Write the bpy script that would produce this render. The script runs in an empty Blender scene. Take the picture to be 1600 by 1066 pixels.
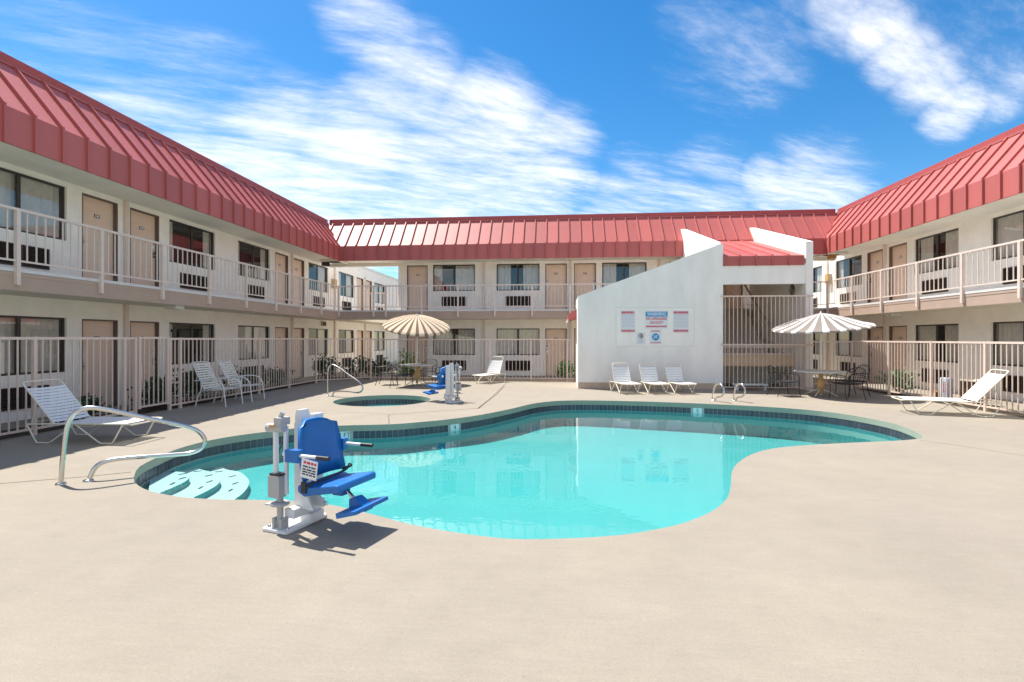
import bpy, math, random
from mathutils import Vector, Matrix
from mathutils.geometry import tessellate_polygon
random.seed(7)
sc = bpy.context.scene
COL = sc.collection

# ------------------------------------------------------------------ camera
F_PX, TH, Y0, CAM_H = 801.3, 0.0885, 529.5, 1.59
cam = bpy.data.cameras.new('camera')
cam.sensor_width = 36.0
cam.lens = F_PX / 1600 * 36
cam.shift_y = -(533 - Y0) / 1600
cam.clip_end = 4000
cam_o = bpy.data.objects.new('camera', cam)
cam_o.location = (0, 0, CAM_H)
cam_o.rotation_euler = (math.pi / 2, 0, TH)
COL.objects.link(cam_o)
sc.camera = cam_o

# ------------------------------------------------------------------ sky, sun, exposure
SUN = Vector((-0.435, 0.30, 1.0)).normalized()
SUN_EL = math.asin(SUN.z)
SUN_AZ = math.atan2(SUN.x, SUN.y)
sc.view_settings.view_transform = 'Standard'
sc.view_settings.look = 'None'
sc.view_settings.gamma = 1.0
sc.view_settings.exposure = 2.02
sc.view_settings.use_curve_mapping = False
sc.cycles.max_bounces = 12
sc.cycles.diffuse_bounces = 9
sc.cycles.transparent_max_bounces = 16
SKY_STRENGTH = 0.125
SUN_STRENGTH = 2.0

S_, C_ = math.sin(TH), math.cos(TH)
def pdir(px, py):
    u = (px - 800) / F_PX
    return Vector((-S_ + u * C_, C_ + u * S_, (Y0 - py) / F_PX))
def G(px, py, z=0.0):
    d = pdir(px, py); t = (z - CAM_H) / d.z
    return Vector((d.x * t, d.y * t, z))
def onX(px, py, X):
    d = pdir(px, py); t = X / d.x
    return Vector((X, d.y * t, CAM_H + d.z * t))
def onY(px, py, Y):
    d = pdir(px, py); t = Y / d.y
    return Vector((d.x * t, Y, CAM_H + d.z * t))
def on_plane(px, py, base, e):
    """point of the pixel's ray on the vertical plane through base along e (2D)"""
    d = pdir(px, py); n = Vector((-e[1], e[0]))
    t = (n.x * base[0] + n.y * base[1]) / (n.x * d.x + n.y * d.y)
    return Vector((d.x * t, d.y * t, CAM_H + d.z * t))

world = bpy.data.worlds.new('World')
sc.world = world
world.use_nodes = True
def build_world():
    nt = world.node_tree; N = nt.nodes; L = nt.links
    N.clear()
    out = N.new('ShaderNodeOutputWorld'); bg = N.new('ShaderNodeBackground')
    bg.inputs['Strength'].default_value = SKY_STRENGTH
    sky = N.new('ShaderNodeTexSky'); sky.sky_type = 'NISHITA'; sky.sun_disc = False
    sky.sun_elevation = SUN_EL; sky.sun_rotation = SUN_AZ
    sky.air_density = 1.0; sky.dust_density = 0.3; sky.ozone_density = 2.0; sky.altitude = 300
    hs = N.new('ShaderNodeHueSaturation'); hs.inputs['Saturation'].default_value = 1.4
    hs.inputs['Value'].default_value = .355; hs.inputs['Hue'].default_value = 0.497
    L.new(sky.outputs[0], hs.inputs['Color'])
    geo = N.new('ShaderNodeTexCoord')
    nrm = N.new('ShaderNodeVectorMath'); nrm.operation = 'NORMALIZE'
    L.new(geo.outputs['Generated'], nrm.inputs[0])
    D = nrm.outputs[0]
    def math_(op, a, b=None, clamp=False):
        n = N.new('ShaderNodeMath'); n.operation = op; n.use_clamp = clamp
        for i, v in enumerate((a, b)):
            if v is None: continue
            if isinstance(v, (int, float)): n.inputs[i].default_value = v
            else: L.new(v, n.inputs[i])
        return n.outputs[0]
    # cloud masses: soft caps on the sky sphere
    caps = [(640,150,6.5,.72),(760,215,7,.86),(850,262,6,.86),(560,290,9,.85),(700,285,8,.85),(440,255,8,.74),
            (330,190,8,.55),(610,75,3.5,.74),(560,10,4.5,.74),(905,285,3,.78),(260,300,9,.85),(680,325,8,.9),(180,180,9,.48),(400,310,9,.85),(520,330,8,.88),(790,322,5,.8),
            (1375,40,2.8,.8),(1410,90,2.8,.82),(1450,125,2.8,.86),(1490,170,2.4,.9),(1560,110,3,.6),(1360,-20,5,.68),(1545,155,2.5,.66),(1150,30,8,.48),
            (1090,318,6,.72),(1190,280,2.5,.75),(980,330,6,.78),(1260,322,6,.75),(1540,40,7,.48)]
    vecs = [(pdir(a, b).normalized(), r, w) for a, b, r, w in caps]
    rnd = random.Random(3)
    fwd = pdir(800, 250).normalized()
    while len(vecs) < len(caps) + 34:        # unseen broken cloud added round the rest of the sky to raise fill light
        az = rnd.uniform(0, 2 * math.pi); el = math.asin(rnd.uniform(.12, 1))
        v = Vector((math.sin(az) * math.cos(el), math.cos(az) * math.cos(el), math.sin(el)))
        if v.angle(fwd) < math.radians(54): continue
        vecs.append((v, rnd.uniform(7, 15), rnd.uniform(.75, 1.0)))
    acc = None
    for v, r, w in vecs:
        dp = N.new('ShaderNodeVectorMath'); dp.operation = 'DOT_PRODUCT'
        L.new(D, dp.inputs[0]); dp.inputs[1].default_value = v
        mr = N.new('ShaderNodeMapRange'); mr.interpolation_type = 'SMOOTHSTEP'
        mr.inputs['From Min'].default_value = math.cos(math.radians(r * 1.45)); mr.inputs['From Max'].default_value = math.cos(math.radians(r * .25))
        mr.inputs['To Min'].default_value = 0; mr.inputs['To Max'].default_value = w
        L.new(dp.outputs['Value'], mr.inputs['Value'])
        acc = mr.outputs[0] if acc is None else math_('MAXIMUM', acc, mr.outputs[0])
    sep = N.new('ShaderNodeSeparateXYZ'); L.new(D, sep.inputs[0])
    # a flat cloud layer overhead: streaks lie along the wind and draw together toward the horizon
    zz = math_('ADD', math_('MAXIMUM', sep.outputs[2], 0.0), .10)
    cmb = N.new('ShaderNodeCombineXYZ'); L.new(math_('DIVIDE', sep.outputs[0], zz), cmb.inputs[0]); L.new(math_('DIVIDE', sep.outputs[1], zz), cmb.inputs[1])
    def noise(vec, scale, det, rough, dist=0.0):
        n = N.new('ShaderNodeTexNoise'); n.inputs['Scale'].default_value = scale; n.inputs['Detail'].default_value = det
        n.inputs['Roughness'].default_value = rough; n.inputs['Distortion'].default_value = dist
        L.new(vec, n.inputs['Vector']); return n
    def warp(vec, scale, amt):
        wn = noise(vec, scale, 2, .45)
        a_ = N.new('ShaderNodeVectorMath'); a_.operation = 'SUBTRACT'; L.new(wn.outputs['Color'], a_.inputs[0]); a_.inputs[1].default_value = (.5, .5, .5)
        b_ = N.new('ShaderNodeVectorMath'); b_.operation = 'SCALE'; L.new(a_.outputs[0], b_.inputs[0]); b_.inputs['Scale'].default_value = amt
        c_ = N.new('ShaderNodeVectorMath'); c_.operation = 'ADD'; L.new(vec, c_.inputs[0]); L.new(b_.outputs[0], c_.inputs[1]); return c_.outputs[0]
    wv = warp(cmb.outputs[0], .55, .55)
    def streaks(rot, sx, sy, scale, rough):
        mp = N.new('ShaderNodeMapping'); mp.inputs['Rotation'].default_value = (0, 0, math.radians(rot)); L.new(wv, mp.inputs['Vector'])
        m2 = N.new('ShaderNodeMapping'); m2.inputs['Scale'].default_value = (sx, sy, 1); L.new(mp.outputs[0], m2.inputs['Vector'])
        return noise(m2.outputs[0], scale, 13, rough).outputs['Fac']
    n1 = streaks(-38, .55, 2.6, 1.5, .66); n2 = streaks(-20, .8, 3.6, 3.4, .7); n3 = noise(wv, 2.0, 12, .68).outputs['Fac']
    comb = math_('ADD', math_('ADD', math_('MULTIPLY', n1, .50), math_('MULTIPLY', n2, .26)), math_('MULTIPLY', n3, .24))
    s = math_('ADD', comb, math_('MULTIPLY', acc, .36))
    mr = N.new('ShaderNodeMapRange'); mr.interpolation_type = 'SMOOTHERSTEP'
    mr.inputs['From Min'].default_value = .575; mr.inputs['From Max'].default_value = 1.04
    mr.inputs['To Min'].default_value = 0; mr.inputs['To Max'].default_value = .96
    L.new(s, mr.inputs['Value'])
    mix = N.new('ShaderNodeMix'); mix.data_type = 'RGBA'
    L.new(mr.outputs[0], mix.inputs['Factor']); L.new(hs.outputs[0], mix.inputs['A'])
    mix.inputs['B'].default_value = (2.9, 2.8, 2.72, 1)
    L.new(mix.outputs['Result'], bg.inputs['Color'])
    L.new(bg.outputs[0], out.inputs[0])
build_world()
sun = bpy.data.lights.new('sun', 'SUN'); sun.energy = SUN_STRENGTH; sun.angle = math.radians(0.5); sun.color = (1.0, .955, .88)
sun_o = bpy.data.objects.new('sun', sun); COL.objects.link(sun_o)
sun_o.rotation_euler = SUN.to_track_quat('Z', 'Y').to_euler(); sun_o.location = (0, 0, 30)

# ------------------------------------------------------------------ materials
MATS = {}
def mat(name, color, rough=.6, spec=.5, metal=0.0, var=0.0, vscale=4.0, bump=0.0, bscale=60.0, color2=None, coat=0.0, objvar=0.0, streak=None):
    if name in MATS: return MATS[name]
    m = bpy.data.materials.new(name); m.use_nodes = True
    nt = m.node_tree; N = nt.nodes; L = nt.links
    b = N['Principled BSDF']
    b.inputs['Base Color'].default_value = (*color, 1); b.inputs['Roughness'].default_value = rough
    b.inputs['Specular IOR Level'].default_value = spec; b.inputs['Metallic'].default_value = metal
    b.inputs['Coat Weight'].default_value = coat; b.inputs['Coat Roughness'].default_value = .28
    tc = N.new('ShaderNodeTexCoord'); vec = tc.outputs['Object']
    if var > 0 or color2:
        n = N.new('ShaderNodeTexNoise'); n.inputs['Scale'].default_value = vscale; n.inputs['Detail'].default_value = 8; n.inputs['Roughness'].default_value = .62
        if streak:
            mp = N.new('ShaderNodeMapping'); mp.inputs['Scale'].default_value = streak; L.new(vec, mp.inputs['Vector']); L.new(mp.outputs[0], n.inputs['Vector'])
        else: L.new(vec, n.inputs['Vector'])
        cr = N.new('ShaderNodeValToRGB'); cr.color_ramp.elements[0].position = .3; cr.color_ramp.elements[1].position = .7
        c2 = color2 or tuple(min(1, c * (1 + var)) for c in color); c1 = color if color2 else tuple(c * (1 - var) for c in color)
        cr.color_ramp.elements[0].color = (*c1, 1); cr.color_ramp.elements[1].color = (*c2, 1)
        L.new(n.outputs['Fac'], cr.inputs[0]); last = cr.outputs[0]
        if objvar:
            oi = N.new('ShaderNodeObjectInfo'); mr = N.new('ShaderNodeMapRange'); mr.inputs['To Min'].default_value = 1 - objvar; mr.inputs['To Max'].default_value = 1 + objvar
            L.new(oi.outputs['Random'], mr.inputs['Value']); hv = N.new('ShaderNodeHueSaturation'); L.new(mr.outputs[0], hv.inputs['Value']); L.new(last, hv.inputs['Color']); last = hv.outputs[0]
        L.new(last, b.inputs['Base Color'])
    if bump > 0:
        n = N.new('ShaderNodeTexNoise'); n.inputs['Scale'].default_value = bscale; n.inputs['Detail'].default_value = 6
        L.new(vec, n.inputs['Vector']); bp = N.new('ShaderNodeBump'); bp.inputs['Strength'].default_value = bump; bp.inputs['Distance'].default_value = .01
        L.new(n.outputs['Fac'], bp.inputs['Height']); L.new(bp.outputs[0], b.inputs['Normal'])
    MATS[name] = m; return m
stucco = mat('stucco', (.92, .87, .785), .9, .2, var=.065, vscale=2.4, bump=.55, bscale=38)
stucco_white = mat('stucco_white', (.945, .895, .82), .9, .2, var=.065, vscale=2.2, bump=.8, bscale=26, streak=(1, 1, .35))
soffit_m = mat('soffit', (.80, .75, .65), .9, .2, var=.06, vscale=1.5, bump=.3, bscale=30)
roof_m = mat('roof_metal', (.47, .12, .103), .46, .38, var=.10, vscale=1.3, objvar=.09, coat=.08, streak=(1, 1, .25))
trim_m = mat('roof_trim', (.44, .085, .075), .5, .35, var=.05, vscale=2)
taupe = mat('taupe_paint', (.46, .34, .265), .75, .3, var=.06, vscale=2)
lip_m = mat('slab_edge', (.68, .66, .63), .85, .3, var=.06, vscale=6)
rail_m = mat('rail_paint', (.74, .61, .52), .5, .4, var=.05, vscale=5)
fence_m = mat('fence_paint', (.72, .57, .48), .5, .4, var=.06, vscale=5)
door_m = mat('door_paint', (.80, .60, .46), .5, .4, var=.035, vscale=1.2, streak=(1, 1, 5), objvar=.04)
jamb_m = mat('door_jamb', (.17, .115, .09), .6, .4)
bronze = mat('window_bronze', (.045, .035, .03), .4, .5)
black = mat('black_plastic', (.018, .018, .02), .45, .5)
acm = mat('louver_brown', (.06, .042, .036), .55, .4)
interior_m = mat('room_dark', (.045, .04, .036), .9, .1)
curtain_m = mat('curtain', (.64, .61, .55), .9, .1, var=.08, vscale=8)
white_m = mat('white_paint', (.80, .80, .78), .5, .4)
paper = mat('paper', (.80, .80, .80), .7, .2)
red_p = mat('red_print', (.62, .06, .10), .6, .2)
pink_p = mat('faded_red_print', (.60, .20, .25), .6, .2)
blue_p = mat('blue_print', (.05, .33, .62), .6, .2)
grey_p = mat('grey_print', (.42, .47, .55), .6, .2)
dark_p = mat('dark_print', (.05, .04, .05), .6, .2)
steel = mat('stainless', (.62, .61, .58), .22, .5, metal=1.0)
lift_white = mat('lift_white', (.74, .74, .73), .38, .5, var=.03, vscale=9)
lift_blue = mat('lift_blue', (.008, .14, .44), .42, .5, var=.08, vscale=5)
lift_grey = mat('lift_grey', (.42, .42, .41), .5, .5)
strap_m = mat('vinyl_strap', (.78, .78, .76), .45, .45, var=.03, vscale=12)
strap_c = mat('vinyl_strap_cream', (.72, .69, .58), .5, .4, var=.05, vscale=12)
tube_c = mat('cream_tube', (.74, .69, .55), .4, .5, var=.04, vscale=10)
tube_w = mat('white_tube', (.76, .75, .72), .4, .5)
iron = mat('black_iron', (.022, .022, .024), .45, .5)
iron_mesh = mat('black_mesh', (.03, .03, .032), .7, .3)
canvas_l = mat('canvas_beige', (.62, .51, .36), .85, .1, var=.04, vscale=10)
canvas_d = mat('canvas_brown', (.20, .13, .10), .85, .1, var=.05, vscale=10)
canvas_w = mat('canvas_white', (.70, .68, .64), .85, .1, var=.03, vscale=10)
canvas_t = mat('canvas_taupe', (.25, .21, .185), .85, .1, var=.04, vscale=10)
wood_tan = mat('tan_paint', (.60, .38, .16), .6, .3, var=.08, vscale=6)
brown_m = mat('brown_bin', (.16, .09, .06), .6, .3, var=.1, vscale=6)
terracotta = mat('terracotta', (.55, .24, .09), .8, .2, var=.1, vscale=8)
soil = mat('soil', (.075, .06, .045), .95, .1, var=.3, vscale=8, bump=.9, bscale=30)
tan_stain = mat('stained_base', (.62, .46, .33), .9, .2, var=.12, vscale=3, bump=.5, bscale=30)
tile_m = mat('pool_tile', (.05, .052, .068), .25, .5, var=.25, vscale=9, objvar=.18)
tile_s = mat('spa_tile', (.11, .085, .09), .2, .5, var=.25, vscale=9, objvar=.18)
tile_w = mat('marker_tile', (.62, .76, .74), .25, .5)
grout = mat('grout', (.40, .40, .39), .9, .2)
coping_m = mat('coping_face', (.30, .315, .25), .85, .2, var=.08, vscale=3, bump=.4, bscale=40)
plaster = mat('pool_plaster', (.08, .385, .38), .8, .2, var=.03, vscale=1.5)
plaster_w = mat('step_plaster', (.60, .62, .60), .8, .2, var=.03, vscale=2)
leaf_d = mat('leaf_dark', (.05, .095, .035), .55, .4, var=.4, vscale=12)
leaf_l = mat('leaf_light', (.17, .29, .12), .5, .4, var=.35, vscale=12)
stem_m = mat('stem', (.10, .07, .04), .8, .2)
amber = mat('amber_sign', (.62, .30, .08), .5, .3)
box_b = mat('beige_box', (.5, .42, .3), .6, .3)

def deck_material():
    m = bpy.data.materials.new('deck_concrete'); m.use_nodes = True
    nt = m.node_tree; N = nt.nodes; L = nt.links; b = N['Principled BSDF']
    b.inputs['Roughness'].default_value = .88; b.inputs['Specular IOR Level'].default_value = .25
    tc = N.new('ShaderNodeTexCoord')
    def nz(scale, det, rough, mapping=None):
        n = N.new('ShaderNodeTexNoise'); n.inputs['Scale'].default_value = scale; n.inputs['Detail'].default_value = det; n.inputs['Roughness'].default_value = rough
        if mapping:
            mp = N.new('ShaderNodeMapping'); mp.inputs['Scale'].default_value = mapping; mp.inputs['Rotation'].default_value = (0, 0, .3)
            L.new(tc.outputs['Object'], mp.inputs['Vector']); L.new(mp.outputs[0], n.inputs['Vector'])
        else: L.new(tc.outputs['Object'], n.inputs['Vector'])
        return n
    big = nz(.35, 5, .55); mid = nz(2.2, 9, .7, (1, 1.7, 1)); fine = nz(160, 4, .7); spots = nz(5.5, 3, .5)
    r1 = N.new('ShaderNodeValToRGB'); e = r1.color_ramp.elements
    e[0].position = .3; e[0].color = (.292, .255, .21, 1); e[1].position = .7; e[1].color = (.322, .28, .218, 1)
    L.new(big.outputs['Fac'], r1.inputs[0])
    def mul(col, fac, lo, hi, a=.3, z=.7):
        mr = N.new('ShaderNodeMapRange'); mr.inputs['From Min'].default_value = a; mr.inputs['From Max'].default_value = z
        mr.inputs['To Min'].default_value = lo; mr.inputs['To Max'].default_value = hi; L.new(fac, mr.inputs['Value'])
        mx = N.new('ShaderNodeVectorMath'); mx.operation = 'SCALE'; L.new(col, mx.inputs[0]); L.new(mr.outputs[0], mx.inputs['Scale']); return mx.outputs[0]
    c = mul(r1.outputs[0], mid.outputs['Fac'], .955, 1.04)
    c = mul(c, fine.outputs['Fac'], .80, 1.20)
    c = mul(c, nz(42, 5, .7).outputs['Fac'], .93, 1.06)
    c = mul(c, nz(9, 6, .6, (.35, 3.2, 1)).outputs['Fac'], .965, 1.03)
    c = mul(c, nz(.9, 6, .7).outputs['Fac'], .935, 1.05)
    c = mul(c, nz(23, 2, .4).outputs['Fac'], .84, 1.0, .20, .27)
    c = mul(c, spots.outputs['Fac'], .965, 1.0, .30, .42)
    L.new(c, b.inputs['Base Color'])
    bp = N.new('ShaderNodeBump'); bp.inputs['Strength'].default_value = .5; bp.inputs['Distance'].default_value = .006
    ad = N.new('ShaderNodeMath'); ad.operation = 'ADD'; L.new(fine.outputs['Fac'], ad.inputs[0]); L.new(mid.outputs['Fac'], ad.inputs[1])
    L.new(ad.outputs[0], bp.inputs['Height']); L.new(bp.outputs[0], b.inputs['Normal'])
    return m
deck_m = deck_material()
ground_m = mat('outer_ground', (.30, .26, .21), .95, .2, var=.12, vscale=.6)

def sheet_glass(name, tint, ior, rough=.0, bump=0, bscale=3.0, gloss_tint=(1, 1, 1)):
    m = bpy.data.materials.new(name); m.use_nodes = True
    nt = m.node_tree; N = nt.nodes; L = nt.links; N.remove(N['Principled BSDF'])
    out = N['Material Output']
    tr = N.new('ShaderNodeBsdfTransparent'); tr.inputs['Color'].default_value = (*tint, 1)
    gl = N.new('ShaderNodeBsdfGlossy'); gl.inputs['Roughness'].default_value = rough; gl.inputs['Color'].default_value = (*gloss_tint, 1)
    fr = N.new('ShaderNodeLayerWeight'); fr.inputs['Blend'].default_value = .5
    f0 = ((ior - 1) / (ior + 1)) ** 2
    pw = N.new('ShaderNodeMath'); pw.operation = 'POWER'; pw.inputs[1].default_value = 5.0; L.new(fr.outputs['Facing'], pw.inputs[0])
    ma = N.new('ShaderNodeMath'); ma.operation = 'MULTIPLY_ADD'; ma.inputs[1].default_value = 1 - f0; ma.inputs[2].default_value = f0; L.new(pw.outputs[0], ma.inputs[0])
    mx = N.new('ShaderNodeMixShader')
    L.new(ma.outputs[0], mx.inputs[0]); L.new(tr.outputs[0], mx.inputs[1]); L.new(gl.outputs[0], mx.inputs[2])
    if bump:
        tc = N.new('ShaderNodeTexCoord'); n = N.new('ShaderNodeTexNoise'); n.inputs['Scale'].default_value = bscale; n.inputs['Detail'].default_value = 3
        L.new(tc.outputs['Object'], n.inputs['Vector']); bp = N.new('ShaderNodeBump'); bp.inputs['Strength'].default_value = bump; bp.inputs['Distance'].default_value = .02
        L.new(n.outputs['Fac'], bp.inputs['Height'])
        L.new(bp.outputs[0], fr.inputs['Normal']); L.new(bp.outputs[0], gl.inputs['Normal'])
    L.new(mx.outputs[0], out.inputs[0]); return m
water_m = sheet_glass('pool_water', (.75, .97, .968), 1.33, .012, .11, 3.2)
glass_m = sheet_glass('window_glass', (.88, .88, .87), 1.9, .01)

# ------------------------------------------------------------------ mesh helpers
class MB:
    def __init__(self): self.v = []; self.f = []; self.m = []; self.s = []
    def add(self, vs, fs, mi=0, smooth=False):
        o = len(self.v); self.v += [tuple(v) for v in vs]
        for f in fs: self.f.append([i + o for i in f]); self.m.append(mi); self.s.append(smooth)
    def box(self, x0, x1, y0, y1, z0, z1, mi=0):
        self.add([(x0,y0,z0),(x1,y0,z0),(x1,y1,z0),(x0,y1,z0),(x0,y0,z1),(x1,y0,z1),(x1,y1,z1),(x0,y1,z1)],
                 [(0,3,2,1),(4,5,6,7),(0,1,5,4),(1,2,6,5),(2,3,7,6),(3,0,4,7)], mi)
    def bar(self, a, b, w, h, mi=0, up=(0, 0, 1)):
        a = Vector(a); b = Vector(b); d = (b - a).normalized(); u = Vector(up)
        if abs(d.dot(u)) > .98: u = Vector((0, 1, 0))
        s = d.cross(u).normalized() * (w / 2); t = s.cross(d).normalized() * (h / 2)
        vs = [p + q for p in (a, b) for q in (-s - t, s - t, s + t, -s + t)]
        self.add(vs, [(3,2,1,0),(4,5,6,7),(0,1,5,4),(1,2,6,5),(2,3,7,6),(3,0,4,7)], mi)
    def tube(self, pts, r, n=8, closed=False, mi=0, rs=None):
        pts = [Vector(p) for p in pts]; k = len(pts); rings = []
        prev = None
        for i, p in enumerate(pts):
            if closed: d = pts[(i + 1) % k] - pts[i - 1]
            else: d = pts[min(i + 1, k - 1)] - pts[max(i - 1, 0)]
            d.normalize()
            if prev is None:
                a = Vector((0, 0, 1)) if abs(d.z) < .9 else Vector((1, 0, 0)); s = d.cross(a).normalized()
            else: s = (prev - d * prev.dot(d)).normalized()
            prev = s; t = d.cross(s); rr = rs[i] if rs else r
            rings.append([p + (s * math.cos(q) + t * math.sin(q)) * rr for q in [2 * math.pi * j / n for j in range(n)]])
        vs = [v for ring in rings for v in ring]; fs = []
        for i in range(k if closed else k - 1):
            a = i * n; b = ((i + 1) % k) * n
            for j in range(n): fs.append((a + j, a + (j + 1) % n, b + (j + 1) % n, b + j))
        self.add(vs, fs, mi, True)
        if not closed:
            self.add(rings[0], [tuple(range(n))[::-1]], mi); self.add(rings[-1], [tuple(range(n))], mi)
    def lathe(self, prof, n=24, mi=0, c=(0, 0, 0), smooth=True):
        vs = []; fs = []
        for r, z in prof:
            for j in range(n):
                a = 2 * math.pi * j / n; vs.append((c[0] + r * math.cos(a), c[1] + r * math.sin(a), c[2] + z))
        for i in range(len(prof) - 1):
            for j in range(n): fs.append((i*n + j, i*n + (j+1) % n, (i+1)*n + (j+1) % n, (i+1)*n + j))
        self.add(vs, fs, mi, smooth)
    def prism(self, poly, axis, lo, hi, mi=0):
        """extrude polygon; axis 'y': poly in (x,z); axis 'x': poly in (y,z); axis 'z': poly in (x,y)"""
        def P(p, t): return {'y': (p[0], t, p[1]), 'x': (t, p[0], p[1]), 'z': (p[0], p[1], t)}[axis]
        n = len(poly); vs = [P(p, lo) for p in poly] + [P(p, hi) for p in poly]
        fs = [tuple(range(n))[::-1], tuple(range(n, 2 * n))] + [(i, (i+1) % n, n + (i+1) % n, n + i) for i in range(n)]
        self.add(vs, fs, mi)
    def mesh(self, name, *mats):
        me = bpy.data.meshes.new(name); me.from_pydata(self.v, [], self.f)
        for m in mats: me.materials.append(m)
        me.polygons.foreach_set('material_index', self.m); me.polygons.foreach_set('use_smooth', self.s)
        me.update(); return me
def recalc(me):
    import bmesh
    bm = bmesh.new(); bm.from_mesh(me); bmesh.ops.recalc_face_normals(bm, faces=bm.faces); bm.to_mesh(me); bm.free(); return me
def obj(name, me, parent=None, loc=(0, 0, 0), rz=0.0, rot=None):
    o = bpy.data.objects.new(name, me); COL.objects.link(o); o.location = loc
    o.rotation_euler = rot if rot else (0, 0, rz)
    if parent: o.parent = parent
    return o
def tag(o, label, cat, group=None):
    o['label'] = label; o['category'] = cat
    if group: o['group'] = group
    return o
def thing(name, label, cat, loc=(0, 0, 0), rz=0.0, group=None):
    return tag(obj(name, None, None, loc, rz), label, cat, group)
def struct(o, kind='structure'): o['kind'] = kind; return o
def copy_tree(o, parent=None):
    c = o.copy(); COL.objects.link(c); c.parent = parent
    for ch in o.children: copy_tree(ch, c)
    return c
def one(fn, name, *mats):
    b = MB(); fn(b); return recalc(b.mesh(name, *mats))
def boxmesh(name, m, *dims):
    b = MB(); b.box(*dims); return b.mesh(name, m)
def smooth_path(pts, sub=4, closed=False):
    pts = [Vector(p) for p in pts]; n = len(pts); out = []
    for i in range(n if closed else n - 1):
        g = lambda k: pts[k % n] if closed else pts[max(0, min(n - 1, k))]
        p0, p1, p2, p3 = g(i - 1), g(i), g(i + 1), g(i + 2)
        for j in range(sub):
            t = j / sub
            out.append(.5 * ((2*p1) + (p2 - p0)*t + (2*p0 - 5*p1 + 4*p2 - p3)*t*t + (3*p1 - p0 - 3*p2 + p3)*t**3))
    if not closed: out.append(pts[-1])
    return out
def text_mesh(s, size, m, width=None, bold=0.0):
    cu = bpy.data.curves.new('lettering', 'FONT'); cu.body = s; cu.size = size; cu.align_x = 'CENTER'; cu.align_y = 'CENTER'; cu.offset = bold; cu.resolution_u = 3
    o = bpy.data.objects.new('lettering', cu); COL.objects.link(o)
    dg = bpy.context.evaluated_depsgraph_get(); dg.update()
    me = bpy.data.meshes.new_from_object(o.evaluated_get(dg)); bpy.data.objects.remove(o); bpy.data.curves.remove(cu)
    if width:
        xs = [v.co.x for v in me.vertices]; w = max(xs) - min(xs)
        for v in me.vertices: v.co.x *= width / w
    me.materials.clear(); me.materials.append(m); return me

# ------------------------------------------------------------------ ground, deck, pool, spa
POOL_PX = [(209.4,745.6),(218.8,728.8),(252.5,711.9),(280.6,700.6),(321.9,689.4),(368.8,681),(419.4,674.4),(476,668),(535.6,665),(612.5,663),(659,659.4),
 (706,654.7),(753,648),(800,638.6),(838,630),(885,626),(970,626.6),(1097,630.8),(1225,637.6),(1310,646),(1386,659.5),(1424.7,672),(1439.6,680.7),
 (1437,685.3),(1395,689),(1310,692.8),(1225,698.6),(1182.5,707),(1157,720),(1144,736),(1142,757),(1136,778.5),(1114.5,797.6),(1076,814.6),(1034,825.5),
 (970,836),(885,841.4),(800,842),(740,836),(690,828.5),(640,819),(592.7,806.5),(552,796.5),(525,790.5),(484.6,784.6),(410,781.3),(359,780.7),(320,779.4),(275,775.6),(232,766.5),(213,756)]
POOL = [p.to_2d() for p in smooth_path([G(*p) for p in POOL_PX], 3, True)]
SPA_C = Vector((-4.50, 12.92)); SPA_R = 1.22
SPA = [SPA_C + Vector((math.cos(a), math.sin(a))) * SPA_R for a in [2 * math.pi * i / 56 for i in range(56)]]
WATER_Z = -0.222
def area2(P): return sum(P[i-1].x * P[i].y - P[i].x * P[i-1].y for i in range(len(P)))
if area2(POOL) < 0: POOL.reverse()
def tess(name, loops, z, m):
    tl = [[Vector((p[0], p[1], 0)) for p in lp] for lp in loops]
    tris = tessellate_polygon(tl); vs = [(p.x, p.y, z) for lp in tl for p in lp]
    me = bpy.data.meshes.new(name); me.from_pydata(vs, [], [tuple(t) for t in tris]); me.materials.append(m)
    import bmesh
    bm = bmesh.new(); bm.from_mesh(me); bmesh.ops.recalc_face_normals(bm, faces=bm.faces)
    for f in bm.faces:
        if f.normal.z < 0: f.normal_flip()
    bm.to_mesh(me); bm.free(); return me
DECK_RECT = [(-10.6, -14), (11.8, -14), (11.8, 36), (-10.6, 36)]
struct(obj('deck', tess('deck', [DECK_RECT, POOL, SPA], 0, deck_m)))
struct(obj('ground', tess('ground', [[(-900, -900), (900, -900), (900, 900), (-900, 900)], DECK_RECT], -.004, ground_m)))
def fill(name, loop, z, m): return tess(name, [loop], z, m)
def inset(P, d):
    out = []; n = len(P)
    for i in range(n):
        t = (P[(i+1) % n] - P[i-1]).normalized(); out.append(P[i] + Vector((-t.y, t.x)) * d)
    return out
def resample(P, step):
    n = len(P); L_ = [0]
    for i in range(n): L_.append(L_[-1] + (P[(i+1) % n] - P[i]).length)
    k = max(3, round(L_[-1] / step)); res = []; j = 0
    for i in range(k):
        s = L_[-1] * i / k
        while L_[j+1] < s: j += 1
        t = (s - L_[j]) / (L_[j+1] - L_[j]); res.append(P[j].lerp(P[(j+1) % n], t))
    return res
def ribbon(P, z0, z1):
    n = len(P); vs = [(p.x, p.y, z0) for p in P] + [(p.x, p.y, z1) for p in P]
    return vs, [(i, (i+1) % n, n + (i+1) % n, n + i) for i in range(n)]
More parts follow.
